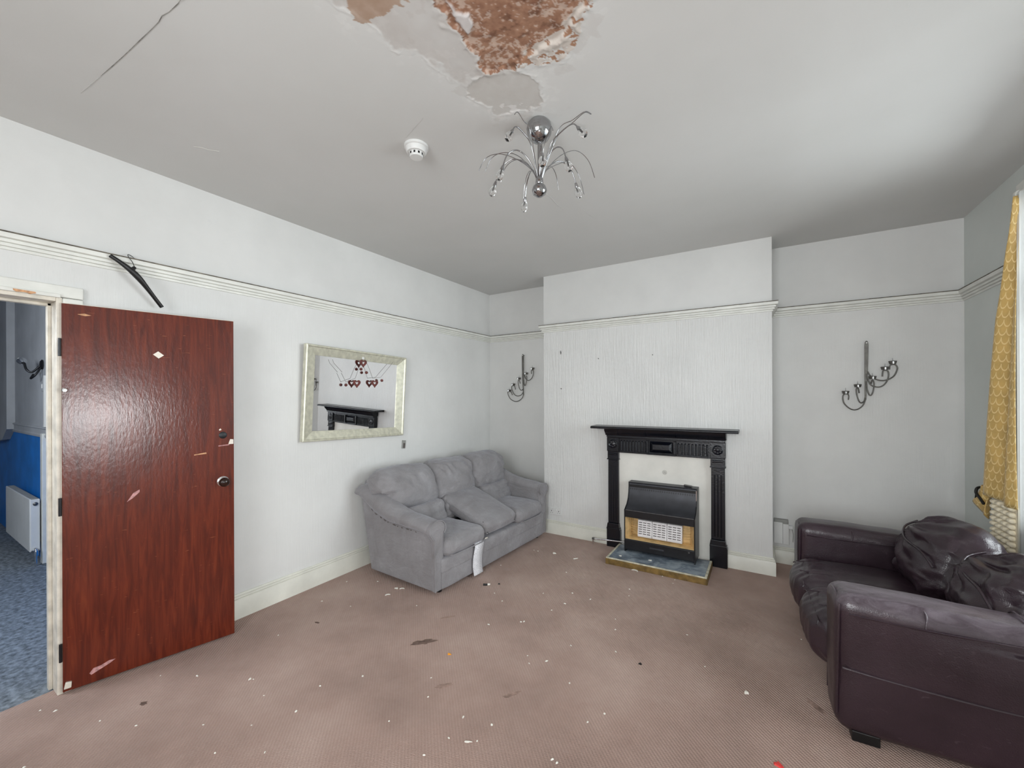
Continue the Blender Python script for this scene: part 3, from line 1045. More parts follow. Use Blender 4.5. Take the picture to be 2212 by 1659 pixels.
MB().tube(spl([(0.0, 0.03, 0.03), (0.035, 0.03, 0.028), (0.045, 0.03, 0.0), (0.045, 0.03, -0.12)]), 0.008, 10).lathe([(0.014, 0), (0.016, 0.03), (0.012, 0.05), (0, 0.052)], 16, mtx((0.045, 0.03, -0.03), (0, 0, 0))).build('valve', M['chrome'], rd, smooth=50)
for x in (-0.15, -0.92):
    MB().box(x, x + 0.03, 0.06, 0.099, 0.05, 0.40).build('bracket', M['plastic'], rd)

hl = thing('wall_lamp', 'small chrome wall lamp on the grey hallway wall', 'lamp', (-2.66, HY, 1.80))
MB().lathe([(0, 0), (0.045, 0), (0.045, 0.008), (0.03, 0.018), (0, 0.02)], 24, mtx((0.03, 0, 0.0), (PI / 2, 0, 0))).build('back_plate', M['black_metal'], hl, smooth=40)
MB().tube(spl([(0.03, -0.015, -0.01), (0.0, -0.06, -0.07), (-0.02, -0.09, -0.05), (-0.05, -0.10, 0.01)]), 0.009, 8).build('arm', M['black_metal'], hl, smooth=60)
MB().tube(spl([(0.04, -0.015, -0.03), (0.05, -0.05, -0.10), (0.01, -0.07, -0.13), (-0.01, -0.05, -0.09)]), 0.008, 8).build('arm', M['black_metal'], hl, smooth=60)
MB().lathe([(0, 0), (0.022, 0.0), (0.03, 0.02), (0.032, 0.045), (0.026, 0.046), (0.0, 0.03)], 20, mtx((-0.05, -0.10, 0.01), (0.3, -0.9, 0))).build('cup', M['chrome'], hl, smooth=40)
MB().lathe([(0.012, 0), (0.014, 0.05), (0.009, 0.07), (0, 0.072)], 14, mtx((-0.07, -0.10, 0.03), (0.3, -1.2, 0))).build('bulb', M['plastic'], hl, smooth=60)
cp = thing('cable_conduit', 'white upright cable conduit on the hallway wall below the lamp', 'conduit', (-2.475, HY, 1.235))
MB().box(-0.022, 0.022, -0.022, -0.001, 0, 0.46).build('cover', M['plastic'], cp, bevel=0.003)
MB().box(-0.022, 0.022, -0.024, -0.001, -0.004, 0.004).build('end_cap', M['plastic'], cp, bevel=0.001)
lsw = thing('light_switch', 'small pale light switch on the hallway wall beside the conduit', 'switch', (-2.60, HY, 1.60))
MB().box(-0.045, 0.045, -0.010, -0.001, -0.045, 0.045).build('plate', M['hall_wall'], lsw, bevel=0.003)
MB().box(-0.012, 0.012, -0.015, -0.009, -0.02, 0.02).build('rocker', M['plastic'], lsw, bevel=0.002)

# ------------------------------------------------------------------ fire surround
sr = thing('fire_surround', 'black cast iron fire surround with fluted frieze and mantel shelf', 'fireplace', (2.2225, YB, 0))
X0 = 2.2225


def bx(m, xa, xb, ya, yb, za, zb):
    """box in room x, depth out of the breast (towards the viewer), z"""
    return m.box(xa - X0, xb - X0, -yb, -ya, za, zb)


MB().prism([(-0.001, 1.172), (-0.172, 1.172), (-0.180, 1.178), (-0.180, 1.186), (-0.168, 1.196), (-0.001, 1.200)], 'x', 1.568 - X0, 2.850 - X0).build('mantel_shelf', M['iron'], sr, bevel=0.003)
MB().prism([(-0.001, 1.105), (-0.080, 1.105), (-0.086, 1.118), (-0.098, 1.128), (-0.118, 1.150), (-0.125, 1.172), (-0.001, 1.172)], 'x', 1.690 - X0, 2.752 - X0).build('cornice', M['iron'], sr, smooth=35)
for xj in (1.818, 2.082, 2.345, 2.615):
    MB().prism([(-0.08, 1.108), (-0.0895, 1.118), (-0.1015, 1.128), (-0.121, 1.150), (-0.1275, 1.171), (-0.09, 1.171)], 'x', xj - 0.0035 - X0, xj + 0.0035 - X0).build('joint_bead', M['iron'], sr)
bx(bx(MB(), 1.70, 2.745, 0.001, 0.082, 1.086, 1.106), 1.705, 2.74, 0.001, 0.07, 1.078, 1.087).build('moulding', M['iron'], sr, bevel=0.003)
bx(MB(), 1.815, 2.625, 0.001, 0.046, 0.935, 1.080).build('frieze', M['iron'], sr, bevel=0.002)
# fluted panels: uprights proud of the frieze with rounded tops
for xa, xb in ((1.838, 2.066), (2.362, 2.600)):
    n = 8
    st = (xb - xa) / n
    fr_ = bx(bx(MB(), xa - 0.014, xb + 0.012, 0.046, 0.058, 0.945, 0.956), xa - 0.014, xb + 0.012, 0.046, 0.058, 1.066, 1.078)
    fr_.build('panel_border', M['iron'], sr, bevel=0.002)
    for i in range(n + 1):
        xc = xa + i * st
        mb = MB().tube([(xc - X0, -0.047, 0.957), (xc - X0, -0.047, 1.050)], 0.0085, 10)
        mb.lathe([(0.0085, 0), (0.006, 0.006), (0, 0.0085)], 10, mtx((xc - X0, -0.047, 1.050)))
        mb.build('flute', M['iron'], sr, smooth=50)
# recessed tablet in the middle
mb = bx(bx(bx(bx(MB(), 2.080, 2.345, 0.046, 0.066, 0.936, 0.950), 2.080, 2.345, 0.046, 0.066, 1.070, 1.084), 2.080, 2.100, 0.046, 0.066, 0.950, 1.070), 2.325, 2.345, 0.046, 0.066, 0.950, 1.070)
mb.build('tablet_frame', M['iron'], sr, bevel=0.004)
mb = MB().hexa([(2.108 - X0, -0.046, 0.956), (2.318 - X0, -0.046, 0.956), (2.318 - X0, -0.046, 1.064), (2.108 - X0, -0.046, 1.064)], [(2.140 - X0, -0.072, 0.988), (2.286 - X0, -0.072, 0.988), (2.286 - X0, -0.072, 1.034), (2.140 - X0, -0.072, 1.034)])
mb.build('tablet', M['iron'], sr, bevel=0.003)
for xa, xb in ((1.698, 1.816), (2.624, 2.746)):
    xm = (xa + xb) / 2
    bx(MB(), xa, xb, 0.001, 0.064, 0.945, 1.082).build('corner_block', M['iron'], sr, bevel=0.003)
    rz = MB().lathe([(0.043, 0), (0.043, 0.006), (0.036, 0.010), (0.030, 0.004), (0.024, 0.004), (0.014, 0.010), (0, 0.012)], 24, mtx((xm - X0, -0.063, 1.018), (PI / 2, 0, 0)))
    for k_ in range(8):
        a = k_ * PI / 4
        rz.lathe([(0.0095, 0), (0.008, 0.005), (0, 0.008)], 10, mtx((xm - X0 + 0.027 * math.cos(a), -0.063, 1.018 + 0.027 * math.sin(a)), (PI / 2, 0, 0)))
    rz.build('rosette', M['iron'], sr, smooth=40)
    bx(MB(), xa + 0.004, xb - 0.004, 0.001, 0.056, 0.868, 0.945).build('necking', M['iron'], sr, bevel=0.003)
    MB().tube([(xa + 0.02 - X0, -0.056, 0.918), (xb - 0.02 - X0, -0.056, 0.918)], 0.010, 10).build('necking_bead', M['iron'], sr, smooth=50)
    bx(MB(), xa - 0.001, xb + 0.001, 0.001, 0.064, 0.862, 0.872).build('necking_ledge', M['iron'], sr, bevel=0.002)
    MB().hexa([(xa + 0.006 - X0, -0.050, 0.235), (xb - 0.006 - X0, -0.050, 0.235), (xb - 0.006 - X0, -0.001, 0.235), (xa + 0.006 - X0, -0.001, 0.235)], [(xa + 0.008 - X0, -0.050, 0.863), (xb - 0.008 - X0, -0.050, 0.863), (xb - 0.008 - X0, -0.001, 0.863), (xa + 0.008 - X0, -0.001, 0.863)]).build('pilaster', M['iron'], sr, bevel=0.004)
    MB().prism([(xa + 0.018 - X0, 0.858), (xm - X0, 0.825), (xb - 0.018 - X0, 0.858)], 'y', -0.0575, -0.049).build('pendant', M['iron'], sr, bevel=0.002)
    fl_ = MB()
    for xx in (xm - 0.026, xm, xm + 0.026):
        fl_.tube([(xx - X0, -0.049, 0.26), (xx - X0, -0.049, 0.80)], 0.006, 8)
    fl_.build('reed', M['iron'], sr, smooth=50)
    MB().prism([(xa - 0.004 - X0, 0.0), (xb + 0.012 - X0, 0.0), (xb + 0.012 - X0, 0.165), (xb + 0.002 - X0, 0.19), (xb - 0.004 - X0, 0.235), (xa + 0.004 - X0, 0.235), (xa - 0.004 - X0, 0.19)], 'y', -0.068, -0.001).build('plinth', M['iron'], sr, bevel=0.004)
    bx(MB(), xa - 0.004, xb + 0.008, 0.001, 0.074, 0.176, 0.190).build('plinth_ledge', M['iron'], sr, bevel=0.002)
pn = MB().prism([(1.80 - X0, 0.0), (2.640 - X0, 0.0), (2.634 - X0, 0.925), (2.62 - X0, 0.941), (1.812 - X0, 0.938), (1.802 - X0, 0.93)], 'y', -0.018, -0.001)
pn.build('closing_board', M['panel'], sr, bevel=0.002)['label'] = 'off-white board closing the fire opening'
sm = MB().lathe([(0, 0), (0.022, 0), (0, 0.0012)], 14, mtx((2.236 - X0, -0.018, 0.775), (PI / 2, 0, 0)))
sm.build('soot_mark', M['smudge'], sr)

# ------------------------------------------------------------------ hearth
he = thing('hearth', 'low slate hearth with a tarnished gold front edge under the gas fire', 'hearth', (2.235, -0.62, 0))
MB().box(-0.398, 0.398, -0.198, 0.180, 0.004, 0.056).build('slab', M['slate'], he, bevel=0.003)
MB().box(-0.406, 0.406, -0.212, -0.1985, 0, 0.050).build('front_edge', M['gold_edge'], he, bevel=0.003)
MB().box(-0.411, -0.3985, -0.212, 0.180, 0, 0.050).build('side_edge', M['gold_edge'], he, bevel=0.003)
MB().box(0.3985, 0.411, -0.212, 0.180, 0, 0.050).build('side_edge', M['gold_edge'], he, bevel=0.003)
MB().box(-0.408, 0.408, -0.211, -0.196, 0.050, 0.060).build('top_border', M['cream_edge'], he, bevel=0.003)
MB().box(-0.408, -0.390, -0.196, 0.180, 0.050, 0.060).build('top_border', M['cream_edge'], he, bevel=0.003)
MB().box(0.390, 0.408, -0.196, 0.180, 0.050, 0.060).build('top_border', M['cream_edge'], he, bevel=0.003)

# ------------------------------------------------------------------ gas fire (front lip at y=-0.60)
gf = thing('gas_fire', 'black gas fire with white ceramic radiants in a brass surround on the hearth', 'heater', (2.228, -0.362, 0.056))
HWD = 0.302
# local: y negative towards the room (0 at the board), z from the hearth
prof = [(0.0, 0.612), (-0.085, 0.612), (-0.092, 0.605), (-0.095, 0.570), (-0.104, 0.520), (-0.125, 0.462), (-0.165, 0.418), (-0.236, 0.388), (-0.242, 0.380), (-0.242, 0.325), (-0.236, 0.318), (0.0, 0.318)]
MB().prism(prof, 'x', -HWD + 0.010, HWD - 0.010).build('hood', M['fire_grey'], gf, smooth=30)
MB().box(-HWD + 0.010, HWD - 0.010, -0.245, -0.238, 0.322, 0.383).build('lip', M['fire_black'], gf, bevel=0.002)
MB().box(-HWD + 0.012, HWD - 0.012, -0.2462, -0.2445, 0.384, 0.388).build('lip_trim', M['steel'], gf)
side = [(0.0, 0.0), (-0.236, 0.0), (-0.244, 0.01), (-0.246, 0.385), (-0.170, 0.424), (-0.130, 0.466), (-0.108, 0.522), (-0.099, 0.572), (-0.096, 0.616), (0.0, 0.616)]
for xa in (-HWD, HWD - 0.010):
    MB().prism(side, 'x', xa, xa + 0.010).build('side_panel', M['fire_black'], gf, bevel=0.0015)
MB().box(-HWD + 0.01, HWD - 0.01, -0.099, -0.0945, 0.572, 0.594).build('top_slot', M['black'], gf)
MB().box(-HWD, HWD, -0.100, 0.0, 0.6125, 0.618).build('top_cap', M['fire_grey'], gf, bevel=0.002)
tv = MB()
for i in range(30):
    x = -HWD + 0.022 + i * (2 * HWD - 0.044) / 29
    tv.add([(x, -0.0975, 0.566), (x + 0.0065, -0.099, 0.556), (x, -0.1015, 0.545), (x - 0.0065, -0.099, 0.556)], [(0, 1, 2, 3)])
tv.build('vent_holes', M['black'], gf)
MB().prism([(0.19, 0.619), (0.255, 0.619), (0.245, 0.628), (0.20, 0.632), (0.185, 0.634)], 'y', -0.075, -0.03).build('control_lever', M['fire_black'], gf, bevel=0.002)
MB().box(HWD - 0.0105, HWD - 0.004, -0.112, -0.106, 0.42, 0.60).build('edge_trim', M['chrome'], gf)
# brass reflector box
MB().box(-HWD + 0.01, HWD - 0.01, -0.15, -0.12, 0.10, 0.318).build('reflector_back', M['brass'], gf)
MB().hexa([(-0.292, -0.240, 0.130), (-0.250, -0.155, 0.130), (-0.250, -0.150, 0.130), (-0.292, -0.150, 0.130)], [(-0.292, -0.240, 0.318), (-0.250, -0.155, 0.318), (-0.250, -0.150, 0.318), (-0.292, -0.150, 0.318)]).build('reflector_side', M['brass'], gf)
MB().hexa([(0.250, -0.155, 0.130), (0.292, -0.240, 0.130), (0.292, -0.150, 0.130), (0.250, -0.150, 0.130)], [(0.250, -0.155, 0.318), (0.292, -0.240, 0.318), (0.292, -0.150, 0.318), (0.250, -0.150, 0.318)]).build('reflector_side', M['brass'], gf)
MB().hexa([(-0.292, -0.242, 0.122), (0.292, -0.242, 0.122), (0.292, -0.15, 0.122), (-0.292, -0.15, 0.122)], [(-0.292, -0.242, 0.126), (0.292, -0.242, 0.126), (0.292, -0.15, 0.146), (-0.292, -0.15, 0.146)]).build('reflector_floor', M['brass'], gf)
# three radiants, each a white plate with three columns of slots
for j in range(3):
    xa = -0.186 + j * 0.1275
    rb = MB().prism([(-0.160, 0.145), (-0.218, 0.150), (-0.222, 0.160), (-0.222, 0.172), (-0.205, 0.300), (-0.160, 0.306)], 'x', xa, xa + 0.1245).build('radiant', M['ceramic'], gf, bevel=0.003)
    sl = MB()
    for cc in range(3):
        for r_ in range(6):
            xs = xa + 0.010 + cc * 0.037
            z = 0.178 + r_ * 0.0195
            yf = -0.222 + (z - 0.172) / 0.128 * 0.017
            sl.box(xs, xs + 0.029, yf - 0.0012, yf + 0.004, z, z + 0.0065)
    sl.build('radiant_slots', M['slot'], rb)
for z in (0.165, 0.188, 0.211, 0.234, 0.257, 0.280):
    MB().tube([(0.200, -0.215, z), (0.262, -0.180, z)], 0.0022, 6).build('guard_rod', M['brass'], gf, smooth=60)
    MB().tube([(-0.262, -0.180, z), (-0.188, -0.215, z)], 0.0022, 6).build('guard_rod', M['brass'], gf, smooth=60)
for x in (-0.255, -0.238, -0.218):
    MB().tube([(x, -0.185, 0.150), (x, -0.185, 0.312)], 0.0035, 6).build('guard_upright', M['brass'], gf, smooth=60)
MB().prism([(-0.236, 0.020), (-0.243, 0.026), (-0.243, 0.112), (-0.236, 0.122), (-0.10, 0.122), (-0.10, 0.020)], 'x', -HWD + 0.010, HWD - 0.010).build('lower_panel', M['fire_black'], gf, bevel=0.002)
MB().box(-0.075, 0.045, -0.2445, -0.2425, 0.066, 0.079).build('badge', M['fire_grey'], gf, bevel=0.001)
MB().lathe([(0, 0), (0.008, 0), (0.006, 0.003), (0, 0.003)], 14, mtx((0.252, -0.243, 0.095), (PI / 2, 0, 0), )).build('round_badge', M['steel'], gf, smooth=40)
pp = tag(MB().tube(spl([(1.557, -0.425, 0.0), (1.557, -0.425, 0.045), (1.566, -0.425, 0.056), (1.60, -0.426, 0.055), (1.76, -0.430, 0.070), (1.915, -0.432, 0.078)], 8), 0.0075, 10).build('gas_pipe', M['chrome'], smooth=60), 'thin chrome gas pipe rising from the carpet into the gas fire', 'pipe')
MB().tube([(1.557, -0.425, 0.046), (1.557, -0.425, 0.062)], 0.012, 10).tube([(1.552, -0.425, 0.055), (1.572, -0.425, 0.055)], 0.0115, 10).build('elbow_joint', M['steel'], pp, smooth=50)

# ------------------------------------------------------------------ sockets and small wall fittings
so = thing('double_socket', 'white double wall socket left of the fireplace above the skirting', 'socket', (1.10, YB, 0.243))
MB().box(-0.077, 0.077, -0.010, -0.0005, -0.038, 0.038).build('face_plate', M['plastic'], so, bevel=0.003)
for cx_ in (-0.042, 0.042):
    for q in ((-0.003, 0.003, -0.002, 0.010), (-0.015, -0.008, -0.018, -0.014), (0.008, 0.015, -0.018, -0.014)):
        MB().box(cx_ + q[0], cx_ + q[1], -0.0106, -0.0095, q[2], q[3]).build('pin_hole', M['black'], so)
for cx_ in (-0.014, 0.014):
    MB().box(cx_ - 0.006, cx_ + 0.006, -0.0135, -0.0095, 0.012, 0.026).build('rocker', M['plastic'], so, bevel=0.001)
mt = thing('meter_box', 'white junction box with grey lid on the wall in the right alcove', 'junction box', (3.155, 0, 0.30))
MB().box(-0.055, 0.010, -0.055, -0.0005, -0.115, 0.070).build('housing', M['plastic'], mt, bevel=0.003)
MB().box(0.011, 0.056, -0.045, -0.0005, -0.120, 0.060).build('housing', M['plastic'], mt, bevel=0.003)
MB().box(-0.055, 0.052, -0.050, -0.0005, 0.062, 0.095).build('lid', M['grey_plastic'], mt, bevel=0.004)
MB().box(0.052, 0.085, -0.042, -0.001, 0.018, 0.045).build('plug', M['plug'], mt, bevel=0.005)
MB().tube(spl([(0.078, -0.03, 0.02), (0.088, -0.028, -0.03), (0.086, -0.012, -0.085), (0.086, -0.009, -0.1)]), 0.0025, 6).build('cable', M['grey_plastic'], mt, smooth=60)
sw = thing('wall_thermostat', 'small grey and dark wall tag below the corner of the mirror', 'wall tag', (0, -1.497, 1.022))
xf(MB().box(0.0005, 0.010, -0.022, 0.022, -0.040, 0.040), mtx((0, 0, 0), (-0.12, 0, 0))).build('plate', M['grey_plastic'], sw, bevel=0.002)
xf(MB().box(0.010, 0.014, -0.010, 0.012, -0.034, 0.012), mtx((0, 0, 0), (-0.12, 0, 0))).build('lower_tab', M['slot'], sw, bevel=0.001)
sd = thing('smoke_detector', 'white round smoke detector on the ceiling', 'smoke detector', (1.478, -2.79, H))
ov = mtx((0, 0, 0), (PI, 0, 0))
MB().lathe([(0, 0), (0.062, 0.0), (0.062, 0.012), (0.054, 0.014), (0.053, 0.030), (0.048, 0.038), (0, 0.038)], 36, ov).build('base', M['plastic'], sd, smooth=35)
MB().lathe([(0.036, 0.036), (0.036, 0.052), (0.032, 0.060), (0, 0.062)], 30, ov).build('sensor_cap', M['plastic'], sd, smooth=35)
MB().lathe([(0.031, 0.036), (0.031, 0.050), (0, 0.051)], 24, ov).build('chamber', M['plastic'], sd)
vn = MB()
for k_ in range(10):
    a = k_ * 2 * PI / 10 + 0.2
    xf_m = mtx((0, 0, 0), (0, 0, a))
    b = MB().box(0.034, 0.0368, -0.0045, 0.0045, -0.052, -0.041)
    xf(b, xf_m)
    vn.add(b.v, b.f)
vn.build('vent_slot', M['black'], sd)
for n_, (x, z) in enumerate(((1.174, 1.959), (1.177, 1.57), (1.593, 1.872), (2.129, 1.88))):
    na = MB().tube([(x, YB + 0.0, z), (x, YB - 0.014, z + 0.003)], 0.004 if n_ < 2 else 0.0035, 8)
    if n_ == 0:
        na.tube([(x, YB - 0.006, z - 0.018), (x, YB - 0.012, z + 0.02)], 0.0035, 8)
    tag(na.build('wall_nail', M['black_metal'], smooth=50), ('dark nail high on the left edge of the chimney breast', 'dark nail lower on the left edge of the chimney breast', 'small nail above the left end of the mantel shelf', 'small nail above the middle of the mantel shelf')[n_], 'nail', 'nails in the chimney breast')

# ------------------------------------------------------------------ coat hanger on the picture rail
hg = thing('coat_hanger', 'black coat hanger hooked over the picture rail above the red door', 'hanger', (0, 0, 0))
hp = spl([(0.055, -3.625, 2.252), (0.068, -3.585, 2.222), (0.078, -3.545, 2.187), (0.078, -3.510, 2.150), (0.070, -3.470, 2.100), (0.060, -3.430, 2.048), (0.054, -3.405, 2.016)], 6)
hr = [0.0105 + 0.006 * math.exp(-((i / (len(hp) - 1) - 0.42) / 0.2) ** 2) for i in range(len(hp))]
MB().tube(hp, hr, 12, 0.8).build('shoulder_bar', M['black'], hg, smooth=60)
MB().tube([(0.076, -3.548, 2.188), (0.068, -3.528, 2.212)], [0.013, 0.008], 10).build('neck', M['black'], hg, smooth=60)
MB().tube(spl([(0.068, -3.528, 2.208), (0.058, -3.535, 2.24), (0.046, -3.548, 2.268), (0.028, -3.545, 2.286), (0.012, -3.525, 2.285), (0.010, -3.510, 2.272)], 6), 0.0022, 6).build('hook', M['steel'], hg, smooth=60)

# ------------------------------------------------------------------ mirror with bead garland
mi = thing('wall_mirror', 'rectangular wall mirror in a pale champagne frame above the grey sofa', 'mirror', (0.016, -2.035, 1.510))
mi.rotation_euler = (-0.030, 0.033, 0.011)
A, B = 0.515, 0.377          # half width, half height
a2, b2_ = 0.425, 0.298       # sight size


def framebar(o, name):
    """o: list of four outer/inner corner pairs in (y,z) -> one mitred bar with a stepped slope"""
    (oy0, oz0), (oy1, oz1), (iy1, iz1), (iy0, iz0) = o
    st = [(0.0, 0.004, 0), (0.0, 0.040, 0), (0.06, 0.045, 0), (0.16, 0.045, 0), (0.24, 0.036, 0), (0.92, 0.020, 0), (1.0, 0.018, 0), (1.0, 0.004, 0)]
    vs = []
    for (ya, za, yb_, zb) in ((oy0, oz0, iy0, iz0), (oy1, oz1, iy1, iz1)):
        for t_, x_, _ in st:
            vs.append((x_, ya + (yb_ - ya) * t_, za + (zb - za) * t_))
    n = len(st)
    fs = [(i, i + 1, n + i + 1, n + i) for i in range(n - 1)] + [(n - 1, 0, n, 2 * n - 1), tuple(range(n)), tuple(range(2 * n - 1, n - 1, -1))]
    return MB().add(vs, fs).build(name, M['frame_gold'], mi, bevel=0.0015)


O = [(-A, B), (A, B), (A, -B), (-A, -B)]
I = [(-a2, b2_), (a2, b2_), (a2, -b2_), (-a2, -b2_)]
for q in range(4):
    framebar([O[q], O[(q + 1) % 4], I[(q + 1) % 4], I[q]], 'frame_rail')
mg = MB().box(-0.002, 0.0, -a2 - 0.004, a2 + 0.004, -b2_ - 0.004, b2_ + 0.004).build('mirror_glass', M['mirror'], mi)
mg.location = (0.012, 0, 0)
MB().box(0.001, 0.004, -A + 0.01, A - 0.01, -B + 0.01, B - 0.01).build('backing', M['frame_edge'], mi)

GX = 0.066
ga = thing('bead_garland', 'dark red heart and bead garland hanging on thin wire across the mirror', 'garland', (GX, 0, 0))
STR = [[(-2.300, 1.795), (-2.289, 1.768), (-2.212, 1.696)], [(-2.219, 1.688), (-2.176, 1.613)], [(-2.176, 1.616), (-2.085, 1.65)], [(-2.085, 1.65), (-2.048, 1.738), (-2.01, 1.80)], [(-1.99, 1.81), (-1.96, 1.779), (-1.935, 1.73)], [(-1.935, 1.73), (-1.903, 1.656)], [(-1.903, 1.656), (-1.813, 1.669)], [(-1.813, 1.669), (-1.686, 1.797), (-1.67, 1.815)]]
for s in STR:
    MB().tube([(0, y - 0.015, z) for y, z in s], 0.0014, 6).build('wire', M['wire'], ga)


def heart_mb(yc, zc, s, th=0.004):
    n = 22
    out, inn = [], []
    for i in range(n):
        t_ = 2 * PI * i / n
        hx_ = 16 * math.sin(t_) ** 3 / 17
        hz_ = (13 * math.cos(t_) - 5 * math.cos(2 * t_) - 2 * math.cos(3 * t_) - math.cos(4 * t_)) / 17
        out.append((yc + hx_ * s, zc + hz_ * s))
        inn.append((yc + hx_ * s * 0.42, zc + 0.06 * s + hz_ * s * 0.42))
    vs = [(th, *p) for p in out] + [(th, *p) for p in inn] + [(-th, *p) for p in out] + [(-th, *p) for p in inn]
    fs = []
    for i in range(n):
        j = (i + 1) % n
        fs += [(i, j, n + j, n + i), (2 * n + i, 3 * n + i, 3 * n + j, 2 * n + j), (i, 2 * n + i, 2 * n + j, j), (n + i, n + j, 3 * n + j, 3 * n + i)]
    return MB().add(vs, fs)


for y, z in [(-2.018, 1.785), (-2.084, 1.607), (-1.896, 1.612)]:
    heart_mb(y, z, 0.040).build('heart', M['bead'], ga, bevel=0.0012)
for y, z in [(-2.191, 1.591), (-2.041, 1.731), (-1.985, 1.704), (-1.816, 1.640)]:
    MB().lathe([(0.005, -0.012), (0.011, -0.008), (0.013, 0), (0.011, 0.008), (0.005, 0.012)], 14, mtx((0, y, z), (0, PI / 2, 0))).build('bead', M['bead'], ga, smooth=60)
MB().lathe([(0, 0), (0.013, 0.003), (0.010, 0.010), (0, 0.012)], 14, mtx((-0.012, -2.012, 1.828), (0, PI / 2, 0))).build('hook_pad', M['plastic'], ga, smooth=50)

# ------------------------------------------------------------------ candle sconces on the back wall
SCONCE_R=[
 ( [(3.727, 1.466), (3.714, 1.414), (3.686, 1.381), (3.654, 1.37), (3.623, 1.384), (3.594, 1.417), (3.583, 1.45), (3.583, 1.483), (3.591, 1.498), (3.602, 1.502), (3.617, 1.495), (3.621, 1.479), (3.619, 1.452)] , (3.601, 1.514) , (3.601, 1.553) ),
 ( [(3.725, 1.47), (3.718, 1.442), (3.703, 1.428), (3.689, 1.434), (3.677, 1.466), (3.669, 1.511), (3.669, 1.54), (3.677, 1.552), (3.683, 1.536), (3.688, 1.507)] , (3.678, 1.567) , (3.678, 1.605) ),
 ( [(3.732, 1.604), (3.736, 1.543), (3.746, 1.499), (3.756, 1.487), (3.767, 1.503), (3.776, 1.547), (3.778, 1.587), (3.77, 1.611), (3.764, 1.599), (3.763, 1.583)] , (3.77, 1.631) , (3.769, 1.668) ),
 ( [(3.735, 1.665), (3.74, 1.624), (3.758, 1.575), (3.786, 1.557), (3.816, 1.556), (3.843, 1.578), (3.861, 1.617), (3.865, 1.661), (3.858, 1.683), (3.845, 1.687), (3.833, 1.68), (3.83, 1.638)] , (3.844, 1.703) , (3.846, 1.741) ),
 ( [(3.741, 1.681), (3.755, 1.648), (3.78, 1.623), (3.81, 1.608), (3.84, 1.606), (3.873, 1.619), (3.899, 1.644), (3.914, 1.683), (3.917, 1.706), (3.908, 1.726), (3.892, 1.733), (3.876, 1.724), (3.873, 1.692)] , (3.891, 1.747) , (3.891, 1.782) ),
]
SCONCE_L=[
 ( [(0.526, 1.52), (0.515, 1.476), (0.468, 1.438), (0.411, 1.429), (0.353, 1.454), (0.319, 1.499), (0.308, 1.54), (0.316, 1.549), (0.327, 1.553), (0.348, 1.548), (0.361, 1.53), (0.367, 1.508)] , (0.326, 1.564) , (0.324, 1.601) ),
 ( [(0.523, 1.542), (0.495, 1.507), (0.448, 1.496), (0.406, 1.512), (0.375, 1.562), (0.364, 1.602), (0.372, 1.62), (0.386, 1.624), (0.404, 1.615), (0.412, 1.575)] , (0.384, 1.638) , (0.386, 1.672) ),
 ( [(0.523, 1.582), (0.5, 1.565), (0.479, 1.583), (0.464, 1.628), (0.46, 1.672), (0.467, 1.692), (0.477, 1.676), (0.481, 1.647)] , (0.465, 1.71) , (0.472, 1.75) ),
 ( [(0.53, 1.693), (0.539, 1.648), (0.556, 1.622), (0.572, 1.648), (0.578, 1.705), (0.571, 1.745)] , (0.568, 1.769) , (0.57, 1.802) ),
 ( [(0.539, 1.754), (0.557, 1.714), (0.587, 1.687), (0.622, 1.688), (0.655, 1.716), (0.673, 1.763), (0.67, 1.798), (0.655, 1.81), (0.64, 1.795), (0.64, 1.76)] , (0.655, 1.825) , (0.656, 1.864) ),
]


def sconce(data, bar, label):
    t_ = thing('candle_sconce', label, 'candle holder', (bar[0][0], 0, bar[0][1]), 0, 'candle sconces on the back wall')
    ox, oz = bar[0]
    (xt, zt), (xm, zm), (xb, zb), hw_ = bar
    Y = -0.032
    pl = []
    for (x, z, h) in ((xt - hw_ * 0.75, zt - 0.006, 0), (xt - hw_, zt - 0.03, 0), (xm - hw_ * 0.9, zm, 0), (xb - 0.0045, zb, 0), (xb + 0.0045, zb, 0), (xm + hw_ * 0.8, zm, 0), (xt + hw_, zt - 0.03, 0), (xt + hw_ * 0.75, zt - 0.006, 0), (xt + hw_ * 0.3, zt + 0.004, 0), (xt - hw_ * 0.3, zt + 0.004, 0)):
        pl.append((x - ox, z - oz))
    MB().prism(pl, 'y', Y - 0.004, Y + 0.004).build('bar', M['sconce_metal'], t_, bevel=0.0015)
    MB().lathe([(0, 0), (0.0055, 0.0), (0.0055, 0.003), (0, 0.004)], 12, mtx((0, Y - 0.0038, -0.012), (PI / 2, 0, 0))).build('screw', M['plastic'], t_, smooth=40)
    for zq in (-0.012, -0.25):
        MB().tube([(0, -0.001, zq), (0, Y, zq)], 0.006, 10).build('wall_stud', M['sconce_metal'], t_)
    for arm, cup, spk in data:
        am = MB().tube(spl([(x - ox, -0.040 - 0.012 * math.sin(PI * i / (len(arm) - 1)), z - oz) for i, (x, z) in enumerate(arm)], 5), 0.0048, 8).build('arm', M['sconce_metal'], t_, smooth=70)
        cm = mtx((cup[0] - ox, -0.044, cup[1] - oz))
        MB().lathe([(0, -0.012), (0.020, -0.012), (0.026, 0.010), (0.0235, 0.012), (0.018, -0.004), (0, -0.004)], 20, cm).build('cup', M['sconce_metal'], am, smooth=40)
        MB().lathe([(0, -0.011), (0.0075, -0.011), (0.0085, 0.006), (0, 0.008)], 12, mtx((cup[0] - ox, -0.070, cup[1] - oz))).build('cup_stud', M['chrome'], am, smooth=40)
        MB().tube([(cup[0] - ox, -0.044, cup[1] - oz), (spk[0] - ox, -0.044, spk[1] - oz)], [0.0026, 0.0009], 6).build('spike', M['steel'], am)
    return t_


